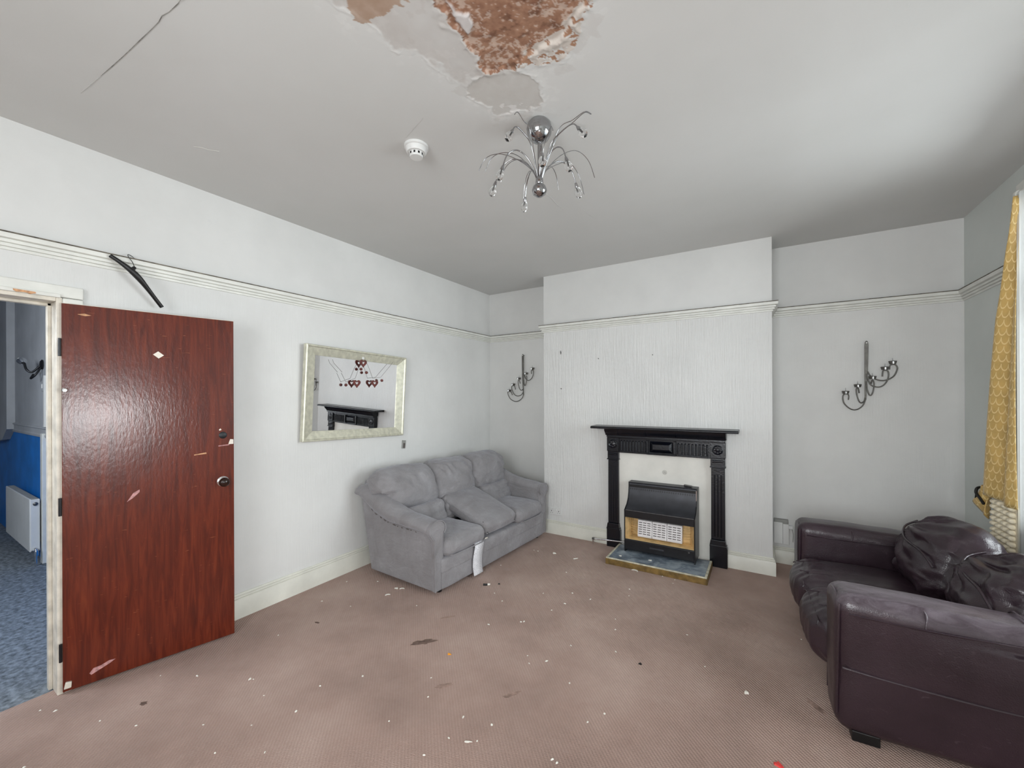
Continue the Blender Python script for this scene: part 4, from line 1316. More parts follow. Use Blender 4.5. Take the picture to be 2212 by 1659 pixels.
sconce(SCONCE_R, [(3.736, 1.926), (3.734, 1.686), (3.728, 1.45), 0.0125], 'grey metal five-arm candle sconce in the alcove above the leather sofa')
sconce(SCONCE_L, [(0.516, 2.005), (0.517, 1.756), (0.522, 1.505), 0.0135], 'grey metal five-arm candle sconce in the corner above the grey sofa')

# ------------------------------------------------------------------ ceiling light
CHX, CHY = 2.114, -2.614
ch = thing('ceiling_light', 'chrome ceiling light with curved wire arms and clear bulbs', 'light', (CHX, CHY, H))
e1 = Vector((CAM.x - CHX, CAM.y - CHY, 0)).normalized()       # towards the viewer
e0 = Vector((-e1.y, e1.x, 0))                                   # to the viewer's right
dn = mtx((0, 0, 0), (PI, 0, 0))
MB().lathe([(0, 0.0), (0.046, 0.0), (0.056, 0.012), (0.061, 0.034), (0.058, 0.058), (0.044, 0.082), (0.022, 0.096), (0, 0.099)], 36, dn).build('canopy', M['lamp_chrome'], ch, smooth=60)
MB().lathe([(0, 0.094), (0.0085, 0.094), (0.0085, 0.305), (0, 0.305)], 16, dn).build('stem', M['lamp_chrome'], ch, smooth=50)
MB().lathe([(0, 0.292), (0.014, 0.296), (0.030, 0.310), (0.036, 0.328), (0.031, 0.345), (0.016, 0.357), (0, 0.361)], 30, dn).build('finial', M['lamp_chrome'], ch, smooth=60)
MB().lathe([(0.010, 0.262), (0.017, 0.268), (0.019, 0.296), (0.014, 0.304)], 20, dn).build('collar', M['lamp_chrome'], ch, smooth=50)


def armpt(lat, near, z):
    return e0 * lat + e1 * near + Vector((0, 0, z - H))


ARMS = [(-0.121, 0.150, 2.640, 2.70), (0.173, 0.150, 2.640, 2.70), (-0.173, 0.060, 2.530, 2.655), (-0.220, -0.060, 2.520, 2.655), (-0.077, -0.230, 2.520, 2.645), (0.187, -0.125, 2.530, 2.655), (0.124, 0.080, 2.545, 2.650), (0.012, 0.140, 2.535, 2.640)]
for lat, near, zb, zt in ARMS:
    p = [armpt(lat * 0.03, near * 0.03, 2.515), armpt(lat * 0.10, near * 0.10, 2.56), armpt(lat * 0.32, near * 0.32, zt - 0.03), armpt(lat * 0.60, near * 0.60, zt), armpt(lat * 0.86, near * 0.86, (zt + zb) / 2 + 0.035), armpt(lat, near, zb + 0.03)]
    sp_ = spl(p, 6)
    am = MB().tube(sp_, 0.0030, 8).build('arm', M['lamp_chrome'], ch, smooth=60)
    d = (sp_[-1] - sp_[-2]).normalized()
    q = d.to_track_quat('Z', 'Y').to_matrix().to_4x4()
    mm = Matrix.Translation(sp_[-1]) @ q
    MB().lathe([(0, -0.012), (0.0055, -0.012), (0.009, 0.004), (0.0085, 0.012), (0, 0.012)], 14, mm).build('lamp_holder', M['lamp_chrome'], am, smooth=50)
    MB().lathe([(0.008, 0.010), (0.014, 0.020), (0.018, 0.036), (0.015, 0.052), (0.008, 0.061), (0, 0.064)], 16, mm).build('bulb', M['bulb'], am, smooth=70)
    MB().tube([mm @ Vector((0.002, 0, 0.012)), mm @ Vector((0.002, 0, 0.036))], 0.0022, 6).build('filament', M['steel'], am)
WIRES = [(0.235, 0.10, 2.765, 2.765), (0.225, 0.17, 2.715, 2.72), (-0.11, 0.13, 2.76, 2.76), (-0.29, 0.02, 2.575, 2.655), (-0.265, -0.03, 2.60, 2.68), (-0.20, -0.14, 2.60, 2.68), (0.225, -0.12, 2.51, 2.65), (0.265, -0.02, 2.54, 2.67), (-0.085, -0.20, 2.54, 2.64), (0.10, -0.20, 2.58, 2.66), (0.06, 0.16, 2.66, 2.68)]
for lat, near, ze, zt in WIRES:
    p = [armpt(lat * 0.03, near * 0.03, 2.515), armpt(lat * 0.12, near * 0.12, 2.575), armpt(lat * 0.38, near * 0.38, zt - 0.025), armpt(lat * 0.66, near * 0.66, zt), armpt(lat * 0.88, near * 0.88, (zt + ze) / 2 + 0.02), armpt(lat, near, ze)]
    MB().tube(spl(p, 6), 0.0017, 6).build('bare_wire', M['lamp_chrome'], ch, smooth=60)

# ------------------------------------------------------------------ grey sofa (local: x out of the wall, y along it, origin at near front corner)
gs = thing('grey_sofa', 'grey velour three-seat sofa with rolled arms along the left wall', 'sofa', (0.960, -2.085, 0), -0.048)
LS = 1.620
vl = M['velour']
TOP = [(-0.905, 0.700), (-0.865, 0.738), (-0.794, 0.747), (-0.684, 0.713), (-0.55, 0.650), (-0.427, 0.614), (-0.283, 0.588), (-0.131, 0.570), (-0.030, 0.555)]
BOT = [(-0.895, 0.640), (-0.86, 0.640), (-0.765, 0.598), (-0.65, 0.535), (-0.48, 0.487), (-0.40, 0.480), (-0.32, 0.476), (-0.12, 0.470), (-0.030, 0.455)]


def arm(side):
    """side -1: near arm (y about 0), +1: far arm (y about LS)"""
    def Y(v):
        return v if side < 0 else LS - v
    a = bpy.data.objects.new('armrest', None)
    poly = [(-0.012, 0.035), (-0.765, 0.035), (-0.895, 0.640)] + BOT[1:-1] + [(-0.012, 0.455)]
    poly = [(-0.012, 0.035), (-0.765, 0.035), (-0.895, 0.640)] + [(x, z + 0.055) for x, z in BOT[1:-1]] + [(-0.012, 0.500)]
    body = MB().prism(poly, 'y', Y(0.0), Y(0.100)).build('armrest', vl, gs, bevel=0.012, seg=3)
    path, rz, ry = [], [], []
    for (tx, tz), (bx_, bz) in zip(TOP, BOT):
        path.append(((tx + bx_) / 2, (tz + bz) / 2))
        rz.append((tz - bz) / 2 + 0.004)
    P = spl([(x, 0, z) for x, z in path], 5)
    Rz = [v.x for v in spl([(r_, 0, 0) for r_ in rz], 5)]
    n = 22
    vs, fs = [], []
    for i, p in enumerate(P):
        t_ = (P[min(i + 1, len(P) - 1)] - P[max(i - 1, 0)]).normalized()
        nz = Vector((-t_.z, 0, t_.x))
        f_ = i / (len(P) - 1)
        rr = Rz[i]
        e = 1.0 if 0 < i < len(P) - 1 else 0.72
        if i == 0:
            e = 0.6
        for k_ in range(n):
            q = 2 * PI * k_ / n
            wob = 1 + 0.05 * noise.noise(Vector((p.x * 9, q * 1.3, side * 4))) + 0.03 * noise.noise(Vector((p.x * 26, q * 2, 3)))
            off = nz * (math.sin(q) * rr * e * wob)
            vs.append((p.x + off.x, Y(0.018 + math.cos(q) * 0.084 * e * wob), p.z + off.z))
    m = len(P)
    fs = [(i * n + k_, i * n + (k_ + 1) % n, (i + 1) * n + (k_ + 1) % n, (i + 1) * n + k_) for i in range(m - 1) for k_ in range(n)]
    fs += [tuple(range(n)), tuple((m - 1) * n + k_ for k_ in range(n))]
    MB().add(vs, fs).build('arm_roll', vl, body, smooth=60)
    # scroll front and upright facing
    pts = []
    cy_, cz_ = 0.022, 0.500
    for k_ in range(19):
        q = -0.62 + k_ * (PI + 1.05) / 18
        pts.append((Y(cy_ + 0.084 * math.cos(q)), cz_ + 0.066 * math.sin(q)))
    pts += [(Y(-0.012), 0.42), (Y(-0.004), 0.035), (Y(0.075), 0.035), (Y(0.082), 0.42)]
    MB().prism(pts, 'x', -0.040, -0.004).build('arm_front', vl, body, bevel=0.010, seg=3, smooth=40)
    pip = [Vector((0.0, p[0], p[1])) for p in pts[:20]] + [Vector((0.0, Y(-0.006), 0.2)), Vector((0.0, Y(-0.004), 0.04))]
    MB().tube(pip, 0.0045, 6).build('piping', vl, body, smooth=60)
    return body


arm(-1)
arm(1)
# base and front rail
bs = soft((0.80, LS - 0.105, 0.235), 0.018, 16, (0, 0, 0.004), 0.002, 6, 3)
xf(bs, mtx((-0.390, LS / 2, 0.152)))
bs.build('base', vl, gs, smooth=60)
fs_ = soft((0.05, LS - 0.105, 0.112), 0.022, 20, (0.004, 0, 0), 0.003, 7, 5)
xf(fs_, mtx((-0.011, LS / 2, 0.210)))
fs_.build('front_rail', vl, gs, smooth=180)
# back frame
bk = MB().prism([(-0.70, 0.05), (-0.775, 0.05), (-0.915, 0.66), (-0.900, 0.76), (-0.84, 0.80), (-0.74, 0.74)], 'y', 0.03, LS - 0.03)
bk.build('back_frame', vl, gs, bevel=0.02, seg=3)
# seat cushions at the two ends
for i, (ya, yb_) in enumerate(((0.092, 0.572), (1.065, LS - 0.092))):
    s = soft((0.60, yb_ - ya, 0.142), 0.060, 22, (0.016, 0, 0.020), 0.006, 5, 11 + i)
    xf(s, mtx((-0.270, (ya + yb_) / 2, 0.331), (0, 0.0, 0)))
    sc_ = s.build('seat_cushion', vl, gs, smooth=180)
    sm_ = [(0.030, ya + 0.03, 0.285), (0.046, ya + 0.08, 0.281), (0.048, (ya + yb_) / 2, 0.282), (0.046, yb_ - 0.08, 0.281), (0.030, yb_ - 0.03, 0.285)]
    MB().tube(spl(sm_, 5), 0.004, 6).build('piping', vl, sc_, smooth=60)
# three back cushions: puffed head roll over a lumbar pad
for i, (ya, yb_) in enumerate(((-0.055, 0.555), (0.540, 1.080), (1.065, LS + 0.015))):
    wd = yb_ - ya
    ym = (ya + yb_) / 2

    def bend(o, wd=wd, i=i):
        k_ = (o.y / (wd / 2))
        up_ = max(0.0, o.z + 0.06) / 0.24
        if (i == 0 and k_ < 0) or (i == 2 and k_ > 0):
            o.z -= 0.055 * abs(k_) ** 4 * up_
            if o.z < 0:
                o.y *= 0.80
        else:
            o.z -= 0.022 * k_ * k_ * up_
        o.x -= 0.050 * up_ * up_
        # pulled creases below the top edge
        cw = 0.5 + 0.5 * noise.noise(Vector((o.y * 6 + 7 * i, o.z * 4, 2)))
        o.x += (0.034 if i == 1 else 0.026) * up_ * cw * math.sin(o.y * (52 if i == 1 else 40) + o.z * (46 if i == 1 else 22) + 5 * noise.noise(Vector((o.y * 5, o.z * 5, i)))) * math.exp(-((o.z - 0.07) / 0.085) ** 2)
        return o
    s = soft((0.225, wd, 0.385), 0.085, 46, (0.040, 0.002, 0.010), 0.014 if i != 1 else 0.020, 6.0, 21 + 4 * i, bend, (1, 0.9, 2.0))
    xf(s, mtx((-0.615, ym, 0.695), (0, -0.20, 0)))
    cu_ = s.build('back_cushion', vl, gs, smooth=180)
    wl = wd - (0.03 if i == 1 else 0.10)
    s = soft((0.19, wl, 0.21), 0.055, 24, (0.018, 0, 0), 0.020, 8, 31 + i, None, (1, 0.6, 2.6))
    xf(s, mtx((-0.490, ym + (0.035 if i == 0 else -0.035 if i == 2 else 0), 0.452), (0, -0.30, 0)))
    s.build('lumbar_pad', vl, gs, smooth=180)
for x, y in ((-0.06, 0.09), (-0.06, LS - 0.09), (-0.72, 0.08), (-0.72, LS - 0.08)):
    MB().lathe([(0.022, 0), (0.026, 0.038)], 14, mtx((x, y, 0))).build('foot', M['black'], gs)
# care label hanging over the front rail
lab = [(v.x, v.y) for v in spl([(-0.03, 0.266, 0), (0.018, 0.284, 0), (0.034, 0.268, 0), (0.037, 0.230, 0), (0.031, 0.16, 0), (0.027, 0.09, 0), (0.030, 0.018, 0)], 5)]
vs, fs = [], []
for i, (x, z) in enumerate(lab):
    tw = 0.012 * math.sin(i * 0.22)
    vs += [(x, 0.402 + tw, z), (x + 0.002, 0.460 + tw, z), (x, 0.518 + tw, z)]
for i in range(len(lab) - 1):
    for j in range(2):
        fs.append((i * 3 + j, i * 3 + j + 1, i * 3 + j + 4, i * 3 + j + 3))
lo = MB().add(vs, fs).build('care_label', M['label'], gs, smooth=180)
lo['label'] = 'white printed care label hanging from under the seat'
so_ = lo.modifiers.new('thick', 'SOLIDIFY')
so_.thickness = 0.0015
# torn seam of the near arm
rg2 = random.Random(3)
for k_ in range(11):
    x = -0.70 + k_ * 0.052 + rg2.uniform(-0.01, 0.01)
    ln_ = rg2.uniform(0.010, 0.045)
    pts_ = []
    for q in (0, 0.5, 1):
        xx = x + ln_ * q
        zt = float(np.interp(xx, [b[0] for b in BOT], [b[1] for b in BOT]))
        pts_.append((xx, -0.040 - 0.004 * q, zt - 0.002 + rg2.uniform(-0.003, 0.003)))
    b_ = MB().tube(pts_, [0.002, rg2.uniform(0.003, 0.005), 0.0015], 6)
    b_.build('torn_seam', M['slot'], gs)

# loose middle seat cushion
lc = thing('loose_cushion', 'loose grey velour seat cushion slid forward askew on the grey sofa', 'cushion', (0.742, -1.262, 0.440), -0.02)
lc.rotation_euler = (0, 0.355, -0.03)
s = soft((0.575, 0.475, 0.128), 0.050, 22, (0.010, 0.006, 0.022), 0.006, 5, 55)
s.build('cushion_pad', vl, lc, smooth=180)
MB().tube(spl([(0.290, -0.225, -0.030), (0.294, 0.0, -0.032), (0.290, 0.225, -0.030)], 6), 0.0045, 6).build('piping', M['velour'], lc, smooth=60)
MB().tube(spl([(0.297, -0.195, -0.036), (0.262, -0.222, 0.010), (0.225, -0.226, 0.052)], 5), 0.0028, 6).build('zip', M['black'], lc, smooth=60)
MB().hexa([(0.300, -0.235, -0.095), (0.302, -0.195, -0.105), (0.305, -0.195, -0.105), (0.303, -0.235, -0.095)], [(0.292, -0.228, -0.066), (0.294, -0.195, -0.066), (0.297, -0.195, -0.066), (0.295, -0.228, -0.066)]).build('cushion_tag', M['sticker'], lc)

# ------------------------------------------------------------------ leather sofa (local: x from its front towards the window wall, y away from the viewer)
lsf = thing('leather_sofa', 'dark aubergine leather sofa with square padded arms under the window', 'sofa', (3.292, -2.100, 0), 0.060)
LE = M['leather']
AW, LL, DP = 0.225, 1.355, 0.865


def leather_arm(y0, seed):
    def fn(o):
        # pad bulges above the outer seam, slight sag along the arm
        if o.z > 0.20:
            o.z += 0.012 * math.sin((o.x + 0.4) * 4.2 + seed) - 0.006
        return o
    s = soft((DP, AW, 0.585), 0.055, 34, (0.004, 0.008, 0.012), 0.005, 5, seed, fn, (1, 1, 0.7))
    xf(s, mtx((DP / 2, y0 + AW / 2, 0.323)))
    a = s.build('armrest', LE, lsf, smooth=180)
    for yy in (y0 - 0.003, y0 + AW + 0.003):
        MB().tube(spl([(0.045, yy, 0.548), (0.30, yy - (0.004 if yy < y0 else -0.004), 0.545), (0.55, yy - (0.004 if yy < y0 else -0.004), 0.552), (DP - 0.05, yy, 0.555)], 6), 0.0038, 6).build('piping', LE, a, smooth=60)
    fx = []
    for k_ in range(13):
        q = PI * k_ / 12
        fx.append((0.012, y0 + AW / 2 - (AW / 2 - 0.012) * math.cos(q), 0.545 + 0.062 * math.sin(q)))
    fx = [(0.004, y0 + 0.020, 0.10)] + fx + [(0.004, y0 + AW - 0.020, 0.10)]
    MB().tube(spl(fx, 3), 0.0045, 6).build('front_piping', LE, a, smooth=60)
    for xs in (0.285, 0.60):
        arc = []
        for k_ in range(13):
            q = PI * k_ / 12
            arc.append((xs + 0.006 * math.sin(q * 3), y0 + AW / 2 - (AW / 2 + 0.006) * math.cos(q), 0.550 + 0.071 * math.sin(q) ** 0.6))
        MB().tube(arc, 0.0035, 6).build('cross_seam', LE, a, smooth=60)
    return a


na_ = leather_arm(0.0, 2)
fa_ = leather_arm(LL - AW, 8)
MB().tube(spl([(0.02, -0.004, 0.315), (0.15, -0.009, 0.308), (0.40, -0.010, 0.300), (0.60, -0.008, 0.300)], 5), 0.006, 8, 0.6).build('outer_crease', LE, na_, smooth=60)
s = soft((DP - 0.06, LL - 0.03, 0.16), 0.03, 14, (0, 0, 0), 0.003, 6, 4)
xf(s, mtx((DP / 2 + 0.035, LL / 2, 0.130)))
s.build('base', LE, lsf, smooth=180)
for i, (ya, yb_) in enumerate(((AW + 0.005, 0.672), (0.678, LL - AW - 0.005))):
    def fn(o, i=i):
        # pleated front edge
        if o.x < -0.24:
            o.z += 0.006 * math.sin(o.y * 95 + i)
            o.x += 0.004 * math.sin(o.y * 95 + i)
        return o
    s = soft((0.74, yb_ - ya, 0.25), 0.085, 30, (0.030, 0.0, 0.012), 0.006, 5, 14 + i, fn, (0.6, 1.4, 1))
    xf(s, mtx((0.335, (ya + yb_) / 2, 0.283 + 0.006 * i)))
    sc_ = s.build('seat_cushion', LE, lsf, smooth=180)
    MB().tube(spl([(-0.032, ya + 0.02, 0.36), (-0.022, ya + 0.06, 0.375), (-0.022, (ya + yb_) / 2, 0.378), (-0.022, yb_ - 0.06, 0.375), (-0.032, yb_ - 0.02, 0.36)], 6), 0.0035, 6).build('front_seam', LE, sc_, smooth=60)
    for q in (0.33, 0.7):
        yy = ya + (yb_ - ya) * q
        MB().tube(spl([(-0.03, yy, 0.410), (0.2, yy, 0.422), (0.42, yy, 0.420)], 5), 0.003, 6).build('top_seam', LE, sc_, smooth=60)
s = soft((0.19, LL - 0.04, 0.56), 0.06, 16, (0, 0, 0.0), 0.004, 6, 6)
xf(s, mtx((DP - 0.09, LL / 2, 0.345), (0, 0.05, 0)))
s.build('back_frame', LE, lsf, smooth=180)
# slumped back cushions
BC = [((0.665, 0.900, 0.555), (0.28, 0.46, 0.43), (0.0, 0.30, 0.10), 41), ((0.735, 0.440, 0.535), (0.28, 0.46, 0.40), (0.0, 0.36, -0.05), 47)]
for i, (loc, sz, rot, seed) in enumerate(BC):
    def fn(o, seed=seed, sz=sz):
        # soft slump: heavier towards the bottom, gathered creases radiating from the top corner
        k_ = max(0.0, -o.z / sz[2])
        o.x *= 1 + 0.35 * k_
        a = math.atan2(o.z - 0.12, o.y - 0.14)
        rr = math.hypot(o.z - 0.12, o.y - 0.14)
        amp = 0.013 * math.exp(-((rr - 0.14) / 0.12) ** 2)
        o.x -= amp * math.sin(a * 13 + seed + 3 * noise.noise(Vector((o.y * 9, o.z * 9, seed)))) * (1 if o.x < 0 else 0)
        o.z += 0.5 * amp * math.sin(a * 7 + seed)
        return o
    s = soft(sz, 0.135, 44, (0.050, 0.02, 0.02), 0.024, 6.0, seed, fn, (1, 0.8, 1.9))
    xf(s, mtx(loc, rot))
    cu_ = s.build('back_cushion', LE, lsf, smooth=180)
    R4 = mtx(loc, rot)
    MB().tube([R4 @ Vector(p) for p in spl([(-0.155, -sz[1] * 0.40, -0.02), (-0.190, -0.12, 0.03), (-0.200, 0.05, 0.05), (-0.165, 0.17, 0.10), (-0.10, 0.215, 0.15)], 6)], 0.006, 8).build('seam', LE, cu_, smooth=60)
for x, y in ((0.055, 0.012), (0.055, LL - 0.06), (DP - 0.15, 0.012), (DP - 0.15, LL - 0.06)):
    MB().box(x, x + 0.095, y, y + 0.05, 0, 0.045).build('foot', M['black'], lsf, bevel=0.004)

# ------------------------------------------------------------------ gold curtain
cu = thing('curtain', 'gold scale-patterned curtain tied at its lower corner beside the window', 'curtain', (0, 0, 0))
ZS = [2.565, 2.464, 2.35, 2.283, 2.06, 1.91, 1.554, 1.30, 1.062, 0.93, 0.872]
YL = [-1.000, -0.985, -0.948, -0.915, -0.847, -0.774, -0.701, -0.655, -0.617, -0.590, -0.580]
YRR = [-1.012, -1.006, -1.002, -0.998, -0.988, -0.990, -0.995, -0.998, -1.000, -1.004, -1.006]
NR, NC = 60, 28
vs, fs, uvs = [], [], []
for i in range(NR + 1):
    t_ = i / NR
    z = 2.565 + (0.872 - 2.565) * t_
    yl = float(np.interp(-z, [-q for q in ZS], YL))
    yr = float(np.interp(-z, [-q for q in ZS], YRR))
    for j in range(NC + 1):
        s_ = j / NC
        amp = 0.015 + 0.055 * t_
        x = 4.215 - amp * (0.8 * math.exp(-((s_ - 0.42) / 0.20) ** 2) + 0.35 * math.exp(-((s_ - 0.85) / 0.10) ** 2)) + 0.012 * math.sin(s_ * 9 + t_ * 3)
        vs.append((x, yl + (yr - yl) * s_, z + 0.012 * math.sin(s_ * 5)))
        uvs.append((s_ * (0.25 + 0.30 * t_) * 1.35, t_ * 1.69))
for i in range(NR):
    for j in range(NC):
        fs.append((i * (NC + 1) + j, i * (NC + 1) + j + 1, (i + 1) * (NC + 1) + j + 1, (i + 1) * (NC + 1) + j))
co = MB().add(vs, fs).build('curtain_cloth', M['curtain'], cu, smooth=180)
ul = co.data.uv_layers.new(name='UVMap')
for lp in co.data.loops:
    ul.data[lp.index].uv = uvs[lp.vertex_index]
sm = co.modifiers.new('thick', 'SOLIDIFY')
sm.thickness = 0.003
# gathered tail below the tie
tl = MB()
vs, fs = [], []
for i in range(9):
    t_ = i / 8
    for j in range(13):
        s_ = j / 12
        a = s_ * PI * 1.2 - 0.3
        wv = 0.045 + 0.05 * t_
        vs.append((4.200 + 0.02 * math.cos(a * 2.0 + 3 * t_) - 0.012 * t_, -0.640 - wv * (s_ - 0.45) * 2 + 0.01 * math.sin(9 * s_), 0.925 - 0.145 * t_ + 0.030 * math.sin(s_ * 7 + 1) * t_ - 0.05 * t_ * s_))
for i in range(8):
    for j in range(12):
        fs.append((i * 13 + j, i * 13 + j + 1, (i + 1) * 13 + j + 1, (i + 1) * 13 + j))
to = tl.add(vs, fs).build('gathered_tail', M['curtain'], cu, smooth=180)
ul = to.data.uv_layers.new(name='UVMap')
for lp in to.data.loops:
    k_ = lp.vertex_index
    ul.data[lp.index].uv = ((k_ % 13) / 12 * 0.25, (k_ // 13) / 8 * 0.2)
sm = to.modifiers.new('thick', 'SOLIDIFY')
sm.thickness = 0.003
tb = MB().tube(spl([(4.190, -0.598, 0.905), (4.172, -0.612, 0.898), (4.165, -0.622, 0.872), (4.172, -0.650, 0.846), (4.180, -0.680, 0.815)], 5), 0.008, 8)
tb.tube(spl([(4.166, -0.622, 0.872), (4.170, -0.606, 0.850), (4.176, -0.582, 0.832)], 4), 0.006, 8)
tb.build('black_tie', M['black'], cu, smooth=60)
# waffle cloth below the curtain hem: quilted puffs in a grid
wf = tag(bpy.data.objects.new('waffle_cloth', None), 'cream waffle-textured cloth hanging below the gold curtain hem', 'cloth')
COL.objects.link(wf)
MB().box(4.208, 4.214, -1.00, -0.725, 0.52, 0.868).build('backing_cloth', M['lining'], wf)
puff = None
for r_ in range(12):
    for c_ in range(4):
        y = -0.755 - c_ * 0.066
        z = 0.852 - r_ * 0.033
        if z < 0.54 or (y > -0.77 and z < 0.60):
            continue
        if puff is None:
            s = soft((0.030, 0.046, 0.029), 0.014, 8, (0.004, 0.0, 0.0))
            puff = s.build('puff', M['lining'], wf, smooth=180)
            o = puff
        else:
            o = puff.copy()
            COL.objects.link(o)
            o.parent = wf
        o.location = (4.200, y + random.uniform(-0.003, 0.003), z + random.uniform(-0.002, 0.002))
        o.rotation_euler = (random.uniform(-0.08, 0.08), 0, random.uniform(-0.1, 0.1))
nt = thing('net_curtain', 'white net curtain at the right edge beside the gold curtain', 'net curtain', (4.232, 0, 0))
vs, fs = [], []
NCN = 48
for j in range(NCN + 1):
    y = -0.965 - 0.30 * j / NCN
    x = -0.016 + 0.012 * math.sin(j * 0.9) + 0.003 * math.sin(j * 0.37)
    vs += [(x, y, 0.30), (x, y, 2.585)]
fs = [(2 * j, 2 * j + 2, 2 * j + 3, 2 * j + 1) for j in range(NCN)]
MB().add(vs, fs).build('net_cloth', M['net'], nt, smooth=180)
ra = thing('curtain_rail', 'white curtain rail end above the gold curtain', 'curtain rail', (4.232, 0, 2.60))
MB().tube([(0, -2.75, 0), (0, -0.955, 0)], 0.013, 12).build('pole', M['white'], ra, smooth=50)
MB().lathe([(0, 0), (0.020, 0), (0.024, 0.014), (0.018, 0.030), (0, 0.034)], 18, mtx((0, -0.965, 0), (-PI / 2, 0, 0))).build('end_cap', M['white'], ra, smooth=50)
MB().box(-0.008, 0.066, -1.04, -1.015, -0.02, 0.03).build('bracket', M['white'], ra, bevel=0.004)
MB().prism([(-0.012, -0.02), (0.01, -0.02), (0.0, -0.075)], 'y', -1.012, -1.000).build('curtain_hook', M['black'], ra)

# ------------------------------------------------------------------ litter on the carpet
def chip(name, x, y, sx, sy, h, rz, mat, seed=0):
    n = 9
    pts = []
    for k_ in range(n):
        q = 2 * PI * k_ / n
        r_ = 1 + 0.28 * math.sin(3 * q + seed) + 0.15 * math.sin(5 * q + 2 * seed)
        pts.append((sx * math.cos(q) * r_, sy * math.sin(q) * r_))
    vs = [(px, py, 0.0005) for px, py in pts] + [(px * 0.8, py * 0.8, h) for px, py in pts]
    m = MB().add(vs, [tuple(range(n - 1, -1, -1)), tuple(range(n, 2 * n))] + [(k_, (k_ + 1) % n, n + (k_ + 1) % n, n + k_) for k_ in range(n)])
    o = m.build(name, mat)
    o.location = (x, y, 0)
    o.rotation_euler = (0, 0, rz)
    return o


def crescent(name, x, y, r, rz, mat):
    pts = []
    for k_ in range(9):
        q = PI * k_ / 8
        pts.append((r * math.cos(q), r * 0.8 * math.sin(q)))
    for k_ in range(9):
        q = PI * (8 - k_) / 8
        pts.append((r * 0.72 * math.cos(q), r * 0.42 * math.sin(q)))
    pts = pts[:9] + pts[10:-1]
    o = MB().prism(pts, 'z', 0.0008, 0.006).build(name, mat)
    o.location = (x, y, 0)
    o.rotation_euler = (0, 0, rz)
    return o


tag(chip('orange_scrap', 1.476, -2.541, 0.011, 0.006, 0.006, 0.2, M['orange'], 1), 'bright orange plastic scrap on the middle of the carpet', 'litter')
tag(chip('red_scrap', 3.075, -2.392, 0.020, 0.013, 0.006, -0.5, M['red'], 2), 'red plastic scrap on the carpet near the leather sofa', 'litter')
tag(chip('white_stone', 2.948, -2.002, 0.010, 0.008, 0.010, 0.4, M['plaster'], 3), 'white pebble of plaster on the shaded carpet beside the leather sofa', 'litter')
tag(chip('plaster_flake', 0.594, -2.130, 0.014, 0.011, 0.006, 0.4, M['plaster'], 4), 'pointed white plaster flake at the foot of the grey sofa arm', 'litter', 'plaster flakes by the grey sofa')
tag(crescent('plaster_flake', 0.640, -2.118, 0.019, 0.6, M['plaster']), 'half-round white plaster flake at the foot of the grey sofa arm', 'litter', 'plaster flakes by the grey sofa')
tag(crescent('plaster_flake', 0.622, -2.243, 0.019, 0.9, M['plaster']), 'white crescent plaster flake on the carpet below the grey sofa arm', 'litter', 'plaster flakes by the grey sofa')
tag(chip('plaster_flake', 1.333, -0.859, 0.017, 0.013, 0.008, 0, M['plaster'], 7), 'largest white plaster lump on the carpet between grey sofa and hearth', 'litter', 'plaster flakes by the hearth')
tag(chip('plaster_flake', 1.554, -0.872, 0.024, 0.007, 0.005, 0.9, M['plaster'], 8), 'long white plaster sliver on the carpet left of the hearth', 'litter', 'plaster flakes by the hearth')
tag(crescent('plaster_flake', 2.088, -0.856, 0.028, -0.2, M['plaster']), 'curved white plaster sliver in front of the gold hearth edge', 'litter', 'plaster flakes by the hearth')
o = tag(chip('plaster_flake', 2.180, -0.700, 0.014, 0.009, 0.005, 0.3, M['plaster'], 5), 'white plaster flake lying on the slate hearth', 'litter', 'plaster flakes by the hearth')
o.location.z = 0.056
o = tag(chip('plaster_flake', 1.93, -0.735, 0.012, 0.008, 0.005, 0.3, M['plaster'], 6), 'small white plaster flake at the left foot of the gas fire', 'litter', 'plaster flakes by the hearth')
o.location.z = 0.056
lt = thing('broken_lighter', 'small black and white broken fitting on the carpet before the grey sofa', 'litter', (1.167, -1.725, 0.0), 0.5)
MB().tube([(-0.030, 0, 0.008), (0.004, 0, 0.008)], 0.0075, 8).build('black_body', M['black'], lt, smooth=50)
MB().tube([(0.004, 0, 0.009), (0.024, 0.004, 0.009)], [0.009, 0.007], 8).build('white_cap', M['plaster'], lt, smooth=50)
for i, (x, y, lb) in enumerate(((1.235, -1.656, 'black speck on the carpet behind the broken fitting'), (2.439, -2.053, 'dark crumb on the carpet in front of the leather sofa'))):
    tag(chip('dark_crumb', x, y, 0.009, 0.007, 0.006, 0.3, M['black'], 3 + i), lb, 'litter')
o = tag(chip('match_stick', 1.936, -2.958, 0.016, 0.0035, 0.004, 0.5, M['plaster'], 1), 'short pale stick on the near middle of the carpet', 'litter')
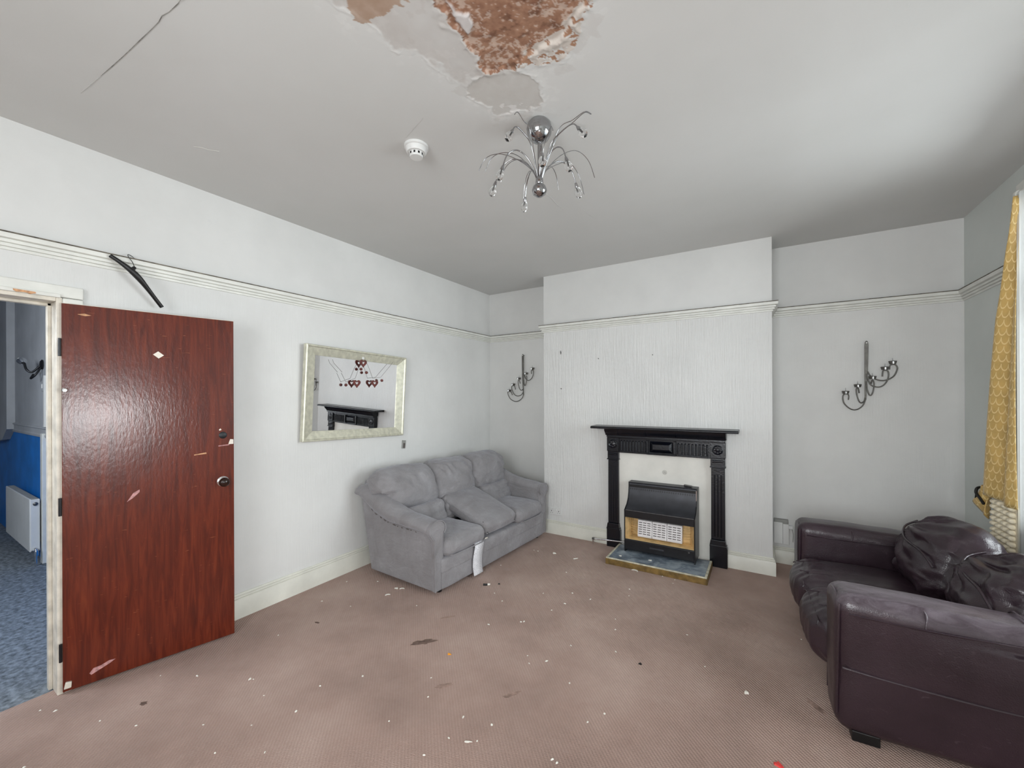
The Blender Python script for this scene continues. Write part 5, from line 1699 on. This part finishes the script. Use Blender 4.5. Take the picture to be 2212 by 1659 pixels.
CRUMBS = [(0.16, -2.258), (0.917, -2.239), (0.52, -2.49), (0.279, -2.553), (1.289, -1.799), (1.403, -1.869), (1.604, -1.608), (1.941, -1.51), (1.791, -1.49), (1.807, -1.664), (1.766, -1.794), (2.168, -1.312), (2.141, -1.207), (1.658, -2.032), (1.673, -2.018), (1.493, -2.169), (2.042, -2.096), (2.289, -2.014), (1.868, -2.314), (1.983, -2.3), (1.909, -2.368), (2.165, -2.395), (0.437, -2.953), (0.715, -3.248), (0.728, -3.24), (0.898, -3.273), (1.135, -3.247), (1.558, -3.057), (1.605, -2.851), (1.853, -2.984), (1.968, -2.932), (1.972, -2.827), (1.834, -2.86), (2.337, -2.586), (2.387, -2.498), (2.284, -2.843), (2.307, -2.847), (1.821, -3.103), (1.241, -3.443), (1.202, -2.922), (1.076, -3.085), (1.523, -2.741), (2.18, -1.674), (2.217, -1.795), (0.272, -3.486), (0.442, -3.384), (0.71, -3.249), (0.086, -3.883), (0.152, -3.846), (0.418, -3.753), (0.852, -3.514), (0.596, -3.676), (1.066, -3.554), (1.043, -3.4), (0.483, -3.99), (2.409, -0.927), (2.616, -1.619), (2.747, -1.887), (3.217, -1.308), (1.171, -0.882), (1.792, -1.491), (1.943, -1.512), (1.601, -1.18), (2.142, -1.204), (2.311, -0.838), (2.41, -0.856), (0.372, -2.126), (1.13, -0.885), (1.177, -0.89), (1.049, -1.348), (1.402, -1.865), (1.286, -1.796)]
cr = MB()
rg = random.Random(5)
for x, y in CRUMBS:
    s_ = rg.uniform(0.0035, 0.0065)
    a = rg.uniform(0, PI)
    el = rg.uniform(1.0, 2.0)
    vs = []
    for k_ in range(6):
        q = 2 * PI * k_ / 6
        px, py = s_ * el * math.cos(q), s_ * math.sin(q) * rg.uniform(0.7, 1.1)
        vs.append((x + px * math.cos(a) - py * math.sin(a), y + px * math.sin(a) + py * math.cos(a), 0.0005))
    vs.append((x, y, 0.0005 + s_ * 0.9))
    cr.add(vs, [(k_, (k_ + 1) % 6, 6) for k_ in range(6)] + [(5, 4, 3, 2, 1, 0)])
tag(cr.build('plaster_crumbs', M['plaster']), 'tiny white plaster crumbs scattered over the brown carpet', 'litter', kind='stuff')
fl_ob = bpy.data.objects['floor']


def stain(pts, mat, name):
    m = MB().prism(pts, 'z', 0.0003, 0.0012)
    o = m.build(name, mat, fl_ob)
    return o


def blob(x, y, rx, ry, rz, seed, n=26):
    out = []
    for k_ in range(n):
        q = 2 * PI * k_ / n
        r_ = 1 + 0.22 * math.sin(2 * q + seed) + 0.16 * math.sin(5 * q + seed * 2) + 0.1 * math.sin(9 * q + seed)
        px, py = rx * r_ * math.cos(q), ry * r_ * math.sin(q)
        out.append((x + px * math.cos(rz) - py * math.sin(rz), y + px * math.sin(rz) + py * math.cos(rz)))
    return out


stain(blob(1.265, -2.53, 0.062, 0.026, 0.75, 1), M['stain'], 'stain')
stain(blob(1.207, -2.237, 0.040, 0.009, 0.9, 2), M['stain2'], 'stain')
stain(blob(0.512, -2.74, 0.016, 0.008, 0.4, 3), M['stain'], 'stain')
stain(blob(0.452, -3.608, 0.018, 0.011, 0.6, 4), M['stain'], 'stain')
stain(blob(3.235, -1.93, 0.055, 0.014, -0.75, 4), M['stain2'], 'stain')
stain(blob(1.62, -2.75, 0.05, 0.012, 0.8, 5), M['stain2'], 'stain')
stain(blob(1.95, -2.62, 0.045, 0.012, 0.9, 6), M['stain2'], 'stain')
